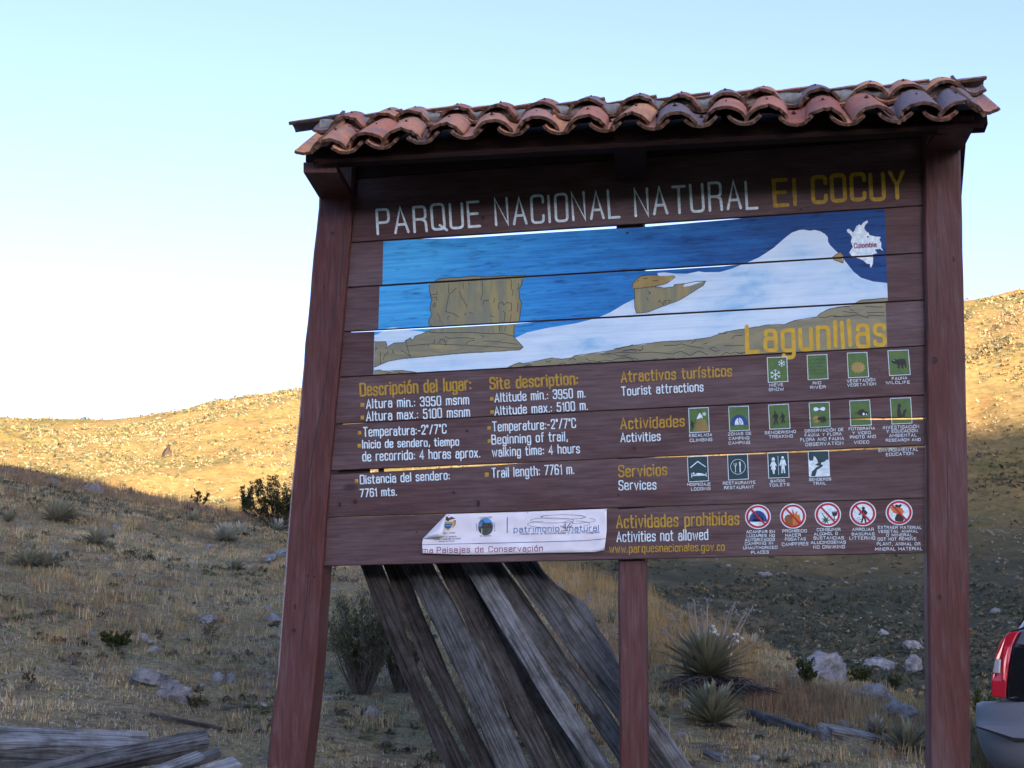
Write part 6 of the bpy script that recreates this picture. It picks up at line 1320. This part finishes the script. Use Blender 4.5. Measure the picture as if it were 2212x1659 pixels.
X, Y, r, a, rr = polar(90000, 24, 172, A0, A1, 14, .9); n1, n2 = nz(X, Y, .05, 3), nz(X, Y, .2, 8); k = rr.random(len(X)) < np.clip(.62 + 1.0 * n1 + .9 * n2 - .45 * np.clip((r - 60) / 40, 0, 1), .02, 1); X, Y, r = X[k], Y[k], r[k]
C_ = pick(r, rr, ([np.array([.048, .056, .040]), np.array([.075, .078, .050]), np.array([.15, .115, .055]), np.array([.040, .052, .038])], [.4 - .33 * np.clip((r - 70) / 30, 0, 1), np.full(len(X), .35), .15 + .6 * np.clip((r - 70) / 30, 0, 1), .35 - .3 * np.clip((r - 70) / 30, 0, 1)]))
blobs('hillside_scrub', X, Y, (.02 + r * .00115) * rr.uniform(.4, 1.6, len(X)), C_, 9, 15, .75, .6)
X, Y, r, a, rr = polar(46000, 30, 172, A0, A1, 24, 1.3); n1, n2 = nz(X, Y, .045, 13), nz(X, Y, .15, 18); k = rr.random(len(X)) < np.clip(.22 + 1.1 * n1 + .8 * n2, .03, 1); X, Y, r = X[k], Y[k], r[k]
blobs('hillside_grass', X, Y, (.02 + r * .0008) * rr.uniform(.5, 1.4, len(X)), np.array([[.13, .11, .07]]) * (1 + .6 * np.clip((r - 60) / 40, 0, 1))[:, None], 6, 25, .5, .7)
X, Y, r, a, rr = polar(16000, 30, 165, A0, A1, 16, 1.0); n1, n2 = nz(X, Y, .06, 30), nz(X, Y, .22, 33); k = rr.random(len(X)) < np.clip(-.06 + 1.5 * n1 + 1.0 * n2, 0, 1) * (1 - .7 * np.clip((r - 75) / 20, 0, 1)); X, Y, r = X[k], Y[k], r[k]
blobs('hillside_rosettes', X, Y, (.03 + r * .0006) * rr.uniform(.7, 1.3, len(X)), np.repeat(np.array([[.20, .22, .16]]), len(X), 0), 16, 17, 1.0, .6)
X, Y, r, a, rr = polar(5000, 26, 160, A0, A1, 18, 1.0); n1, n2 = nz(X, Y, .05, 41), nz(X, Y, .16, 43); k = rr.random(len(X)) < np.clip(-.18 + 1.5 * n1 + 1.3 * n2, 0.004, 1) * (r < 85); X, Y, r = X[k], Y[k], r[k]; Z = HV(X, Y)
s_ = (rr.gamma(2, .032, len(X)).clip(.03, .3)) * (1 + r * .004); jit = 1 + rr.uniform(-.3, .3, (len(X), len(iv), 1)); V = (iv[None] * jit) * s_[:, None, None] * np.array([1.25, 1, .7]) + np.c_[X, Y, Z + s_ * .15][:, None]; F = (if_[None] + (np.arange(len(X)) * len(iv))[:, None, None]).reshape(-1, 3)
tag(obj('scree', mesh('scree', V.reshape(-1, 3), F, M['stone'])), kind='stuff')

# ------------------------------------------------------------------ parked car at the right edge
YC = 8.6
M['silver'], _n, _b = newmat('silver_blue_car_paint', .32, .5); _b.inputs['Base Color'].default_value = (.16, .19, .23, 1); _b.inputs['Metallic'].default_value = .75
M['bumper'] = flat('grey_bumper_plastic', (.13, .15, .17), .5, .4, .08, 60)
M['glass'], _n, _b = newmat('tinted_glass', .06, .6); _b.inputs['Base Color'].default_value = (.008, .010, .012, 1)
M['lens'], _n, _b = newmat('red_lens', .12, .6); _b.inputs['Base Color'].default_value = (.42, .012, .03, 1)
M['lens2'], _n, _b = newmat('bright_red_lens', .12, .6); _b.inputs['Base Color'].default_value = (.62, .02, .045, 1)
M['clear'], _n, _b = newmat('clear_lens', .1, .6); _b.inputs['Base Color'].default_value = (.30, .34, .36, 1)
M['alloy'], _n, _b = newmat('wheel_alloy', .35, .5); _b.inputs['Base Color'].default_value = (.4, .4, .42, 1); _b.inputs['Metallic'].default_value = .9
cl = on_y(2103, 1575, YC).x; HW = .93; cxx = cl + HW; gzc = on_y(2140, 1508, YC).z - .80
car = empty('parked_car', (cxx, YC + 2.0, gzc)); tag(car, 'silver-blue car parked at the right edge, its tall red tail light showing', 'car')
def cl_(p): return (p[0] - cxx, p[1] - YC - 2.0, p[2] - gzc)      # world to car coordinates
def loft(name, sect, mat, close=True, smooth=True, bev=None, sub=0):
    n = len(sect[0]); V = [p for s_ in sect for p in s_]; Fs = []
    for i in range(len(sect) - 1):
        for k in range(n if close else n - 1): q = (k + 1) % n; Fs.append((i*n + k, i*n + q, (i+1)*n + q, (i+1)*n + k))
    Fs += [tuple(range(n))[::-1], tuple((len(sect)-1)*n + k for k in range(n))]
    bm = bmesh.new(); vs = [bm.verts.new(v) for v in V]
    for f in Fs: bm.faces.new([vs[q] for q in f])
    bmesh.ops.recalc_face_normals(bm, faces=bm.faces); m = bpy.data.meshes.new(name); bm.to_mesh(m); bm.free(); m.materials.append(mat); m.polygons.foreach_set('use_smooth', [smooth] * len(m.polygons))
    o = obj(name, m, car)
    if sub: md = o.modifiers.new('sub', 'SUBSURF'); md.levels = md.render_levels = sub
    return o
def prof(w0, zs_, top, wt): 
    L_ = [(-w0 + .04, .34), (-w0, .55), (-w0, .86), (-w0 + .03, 1.02), (-w0 + .09, 1.20) if top > 1.3 else (-wt - .08, top - .02), (-wt - .06, top - .30) if top > 1.3 else (-wt - .02, top - .01), (-wt + .10, top - .06), (-wt + .34, top)]
    return L_ + [(-x, z) for x, z in L_[::-1]]
sect = []
for y, w0, top, wt in ((.06, .76, 1.56, .46), (.25, .78, 1.64, .50), (1.0, .82, 1.70, .57), (2.0, .84, 1.72, .60), (2.7, .84, 1.62, .58), (3.35, .84, 1.10, .70), (3.9, .82, 1.04, .68), (4.28, .78, .92, .62)):
    sect.append([(x, y - 2.0 + (.10 if z > 1.25 and y < .1 else 0) + max(0, (z - 1.0)) * (.28 if y < .3 else 0), z) for x, z in prof(w0, 0, top, wt)])
body = loft('body', sect, M['silver'], sub=2)
md = body.modifiers[0]
# bumper: horizontal rings stacked in z, with a ledge that widens towards the middle
lev = [(1512, .030, .02), (1517, .012, -.06), (1533, .006, -.085), (1555, .001, -.095), (1560, .0, -.10), (1572, .0, -.14), (1600, .008, -.145), (1632, .030, -.14), (1662, .075, -.11), (1690, .14, -.03)]
sect = []
for py, ins, yr in lev:
    z = on_y(2140, py, YC).z - gzc; w_ = HW - ins; ring_ = []
    yb = yr - 2.0
    L_ = [(-w_ + .02, -2.0 + .75), (-w_, -2.0 + .45), (-w_ + .005, -2.0 + .16), (-w_ + .05, min(yb + .10, -2.0 + .02)), (-w_ + .17, min(yb + .03, -1.96)), (-w_ + .34, yb), (-w_ + .7, yb - .015)]
    ring_ = L_ + [(-x, y) for x, y in L_[::-1]]
    ring_ = [(x, y, z) for x, y in ring_]; sect.append(ring_)
sect = [[(x * 1.022, y, z) for x, y, z in s_] for s_ in sect]
bp = loft('bumper', sect, M['bumper'], sub=1)
def c3(px, py, dy): q = cl_(on_y(px, py, YC)); return (q[0], q[1] + dy, q[2])
for sg_ in (1, -1):
    A = [c3(2112, 1566, -.135), c3(2330, 1566, -.15), c3(2330, 1600, -.205), c3(2196, 1591, -.20), c3(2150, 1577, -.17)]
    B = [c3(2112, 1572, -.06), c3(2330, 1600, -.06), c3(2330, 1612, -.12), c3(2196, 1602, -.12), c3(2150, 1584, -.09)]
    b_ = MB(); b_.add([(sg_ * x, y, z) for x, y, z in A + B], [(0, 1, 2, 3, 4), (5, 9, 8, 7, 6), (0, 5, 6, 1), (1, 6, 7, 2), (2, 7, 8, 3), (3, 8, 9, 4), (4, 9, 5, 0)]); b_.build('bumper_step', M['bumper'], bp)
def plate_px(name, P, y0, y1, mat, parent=car, mirror=True, rake=0.0):
    """outline measured in px on the rear plane of the car, given depth"""
    res = []
    for sgn in ((1, -1) if mirror else (1,)):
        F_ = []; B_ = []
        for x, y in P:
            w_ = on_y(x, y, YC); c = cl_(w_); k = rake * max(0, c[2] - .95); F_.append((sgn * c[0], y0 - 2.0 + k, c[2])); B_.append((sgn * c[0], y1 - 2.0 + k, c[2]))
        n = len(P); bm = bmesh.new(); vs = [bm.verts.new(v) for v in F_ + B_]
        bm.faces.new(vs[:n]); bm.faces.new(vs[n:][::-1])
        for k in range(n): q = (k + 1) % n; bm.faces.new((vs[k], vs[n + k], vs[n + q], vs[q]))
        bmesh.ops.recalc_face_normals(bm, faces=bm.faces); m = bpy.data.meshes.new(name); bm.to_mesh(m); bm.free(); m.materials.append(mat); o = obj(name, m, parent)
        b_ = o.modifiers.new('bevel', 'BEVEL'); b_.width = .008; b_.segments = 3; b_.limit_method = 'ANGLE'; res.append(o)
    return res
RK = .30
tlp = [(2143, 1504), (2143, 1470), (2146, 1440), (2150, 1420), (2158, 1390), (2168, 1375), (2178, 1366), (2201, 1363), (2192, 1380), (2185, 1397), (2179, 1435), (2175, 1473), (2173, 1509)]
tl = plate_px('tail_light', tlp, -.035, .14, M['lens'], rake=RK)
for o, sg_ in zip(tl, (1, -1)):
    for nm, P, mt, y0 in (('clear_lens', [(2150, 1425), (2163, 1424), (2161, 1456), (2146, 1454)], 'clear', -.045), ('brake_lens', [(2169, 1396), (2181, 1396), (2177, 1440), (2172, 1472), (2164, 1472), (2166, 1430)], 'lens2', -.043)):
        q = plate_px(nm, P, y0, .0, M[mt], o, False, RK)[0]
        if sg_ < 0: q.scale.x = -1
z_ = lambda py: py
xr = 2103 + 2 * HW / (YC / FPX)                                   # mirrored column on the right
mir = lambda x: 2103 * 2 - x + (xr - 2103) if False else 2103 + (xr - x)
gl = [(2187, 1397), (2181, 1435), (2177, 1473), (2175, 1510), (2215, 1523), (2300, 1532)]
plate_px('tailgate_glass', gl + [(mir(x), y) for x, y in gl[::-1]], -.02, .05, M['glass'], mirror=False, rake=RK)
up = [(2203, 1364), (2194, 1381), (2189, 1394)]
plate_px('tailgate', up + [(mir(x), y) for x, y in up[::-1]], -.012, .05, M['silver'], mirror=False, rake=RK)
plate_px('roof_seam', [(2181, 1363), (2205, 1357), (2212, 1352), (2230, 1350), (2230, 1353), (2213, 1355), (2206, 1360), (2182, 1366)], -.03, .02, M['rubber'], rake=RK)
for sgn in (1, -1):
    for y0, y1 in ((.62, 1.0), (1.08, 1.85), (1.93, 2.6)):
        b = MB(); x0, x1 = .785, .60; P = [(sgn * x0, y0 - 2, 1.04), (sgn * x0, y1 - 2, 1.04), (sgn * x1, y1 - 2 - (.22 if y1 > 2.5 else 0), 1.40), (sgn * x1, y0 - 2 + (.12 if y0 < .5 else 0), 1.40)]
        q = [(x - sgn * .03, y, z) for x, y, z in P]; b.hexa(P + q); b.build('side_window', M['glass'], car)
    for y in (.78, 3.42):
        t = MB(); t.tube([(sgn * .66, y - 2, .36), (sgn * .89, y - 2, .36)], .36, 28); w_ = t.build('wheel', M['rubber'], car); r_ = MB(); r_.tube([(sgn * .80, y - 2, .36), (sgn * .897, y - 2, .36)], .24, 24); r_.build('rim', M['alloy'], w_)
    hb = MB(); hb.box((sgn * .58 - .14, 4.20 - 2, .70), (sgn * .58 + .14, 4.29 - 2, .86)); hb.build('headlight', M['clear'], car)
    rb = MB(); rb.tube([(sgn * .56, .5 - 2, 1.71), (sgn * .56, .7 - 2, 1.78), (sgn * .56, 2.1 - 2, 1.78), (sgn * .56, 2.3 - 2, 1.72)], .018, 8); rb.build('roof_rail', M['rubber'], car)
fb = MB(); fb.hexa([(-.80, 2.15, .34), (.80, 2.15, .34), (.78, 2.36, .36), (-.78, 2.36, .36), (-.80, 2.15, .66), (.80, 2.15, .66), (.78, 2.34, .62), (-.78, 2.34, .62)]); o = fb.build('front_bumper', M['bumper'], car)

for o in list(car.children):
    if o.name.startswith('roof_rail'): bpy.data.objects.remove(o)
# the car heads away to the right: turn it about its rear left corner
piv = Vector((cl, YC, 0)); rot = Matrix.Rotation(R_(-15), 3, 'Z'); car.location = piv + rot @ (Vector(car.location) - piv); car.rotation_euler.z = R_(-15)
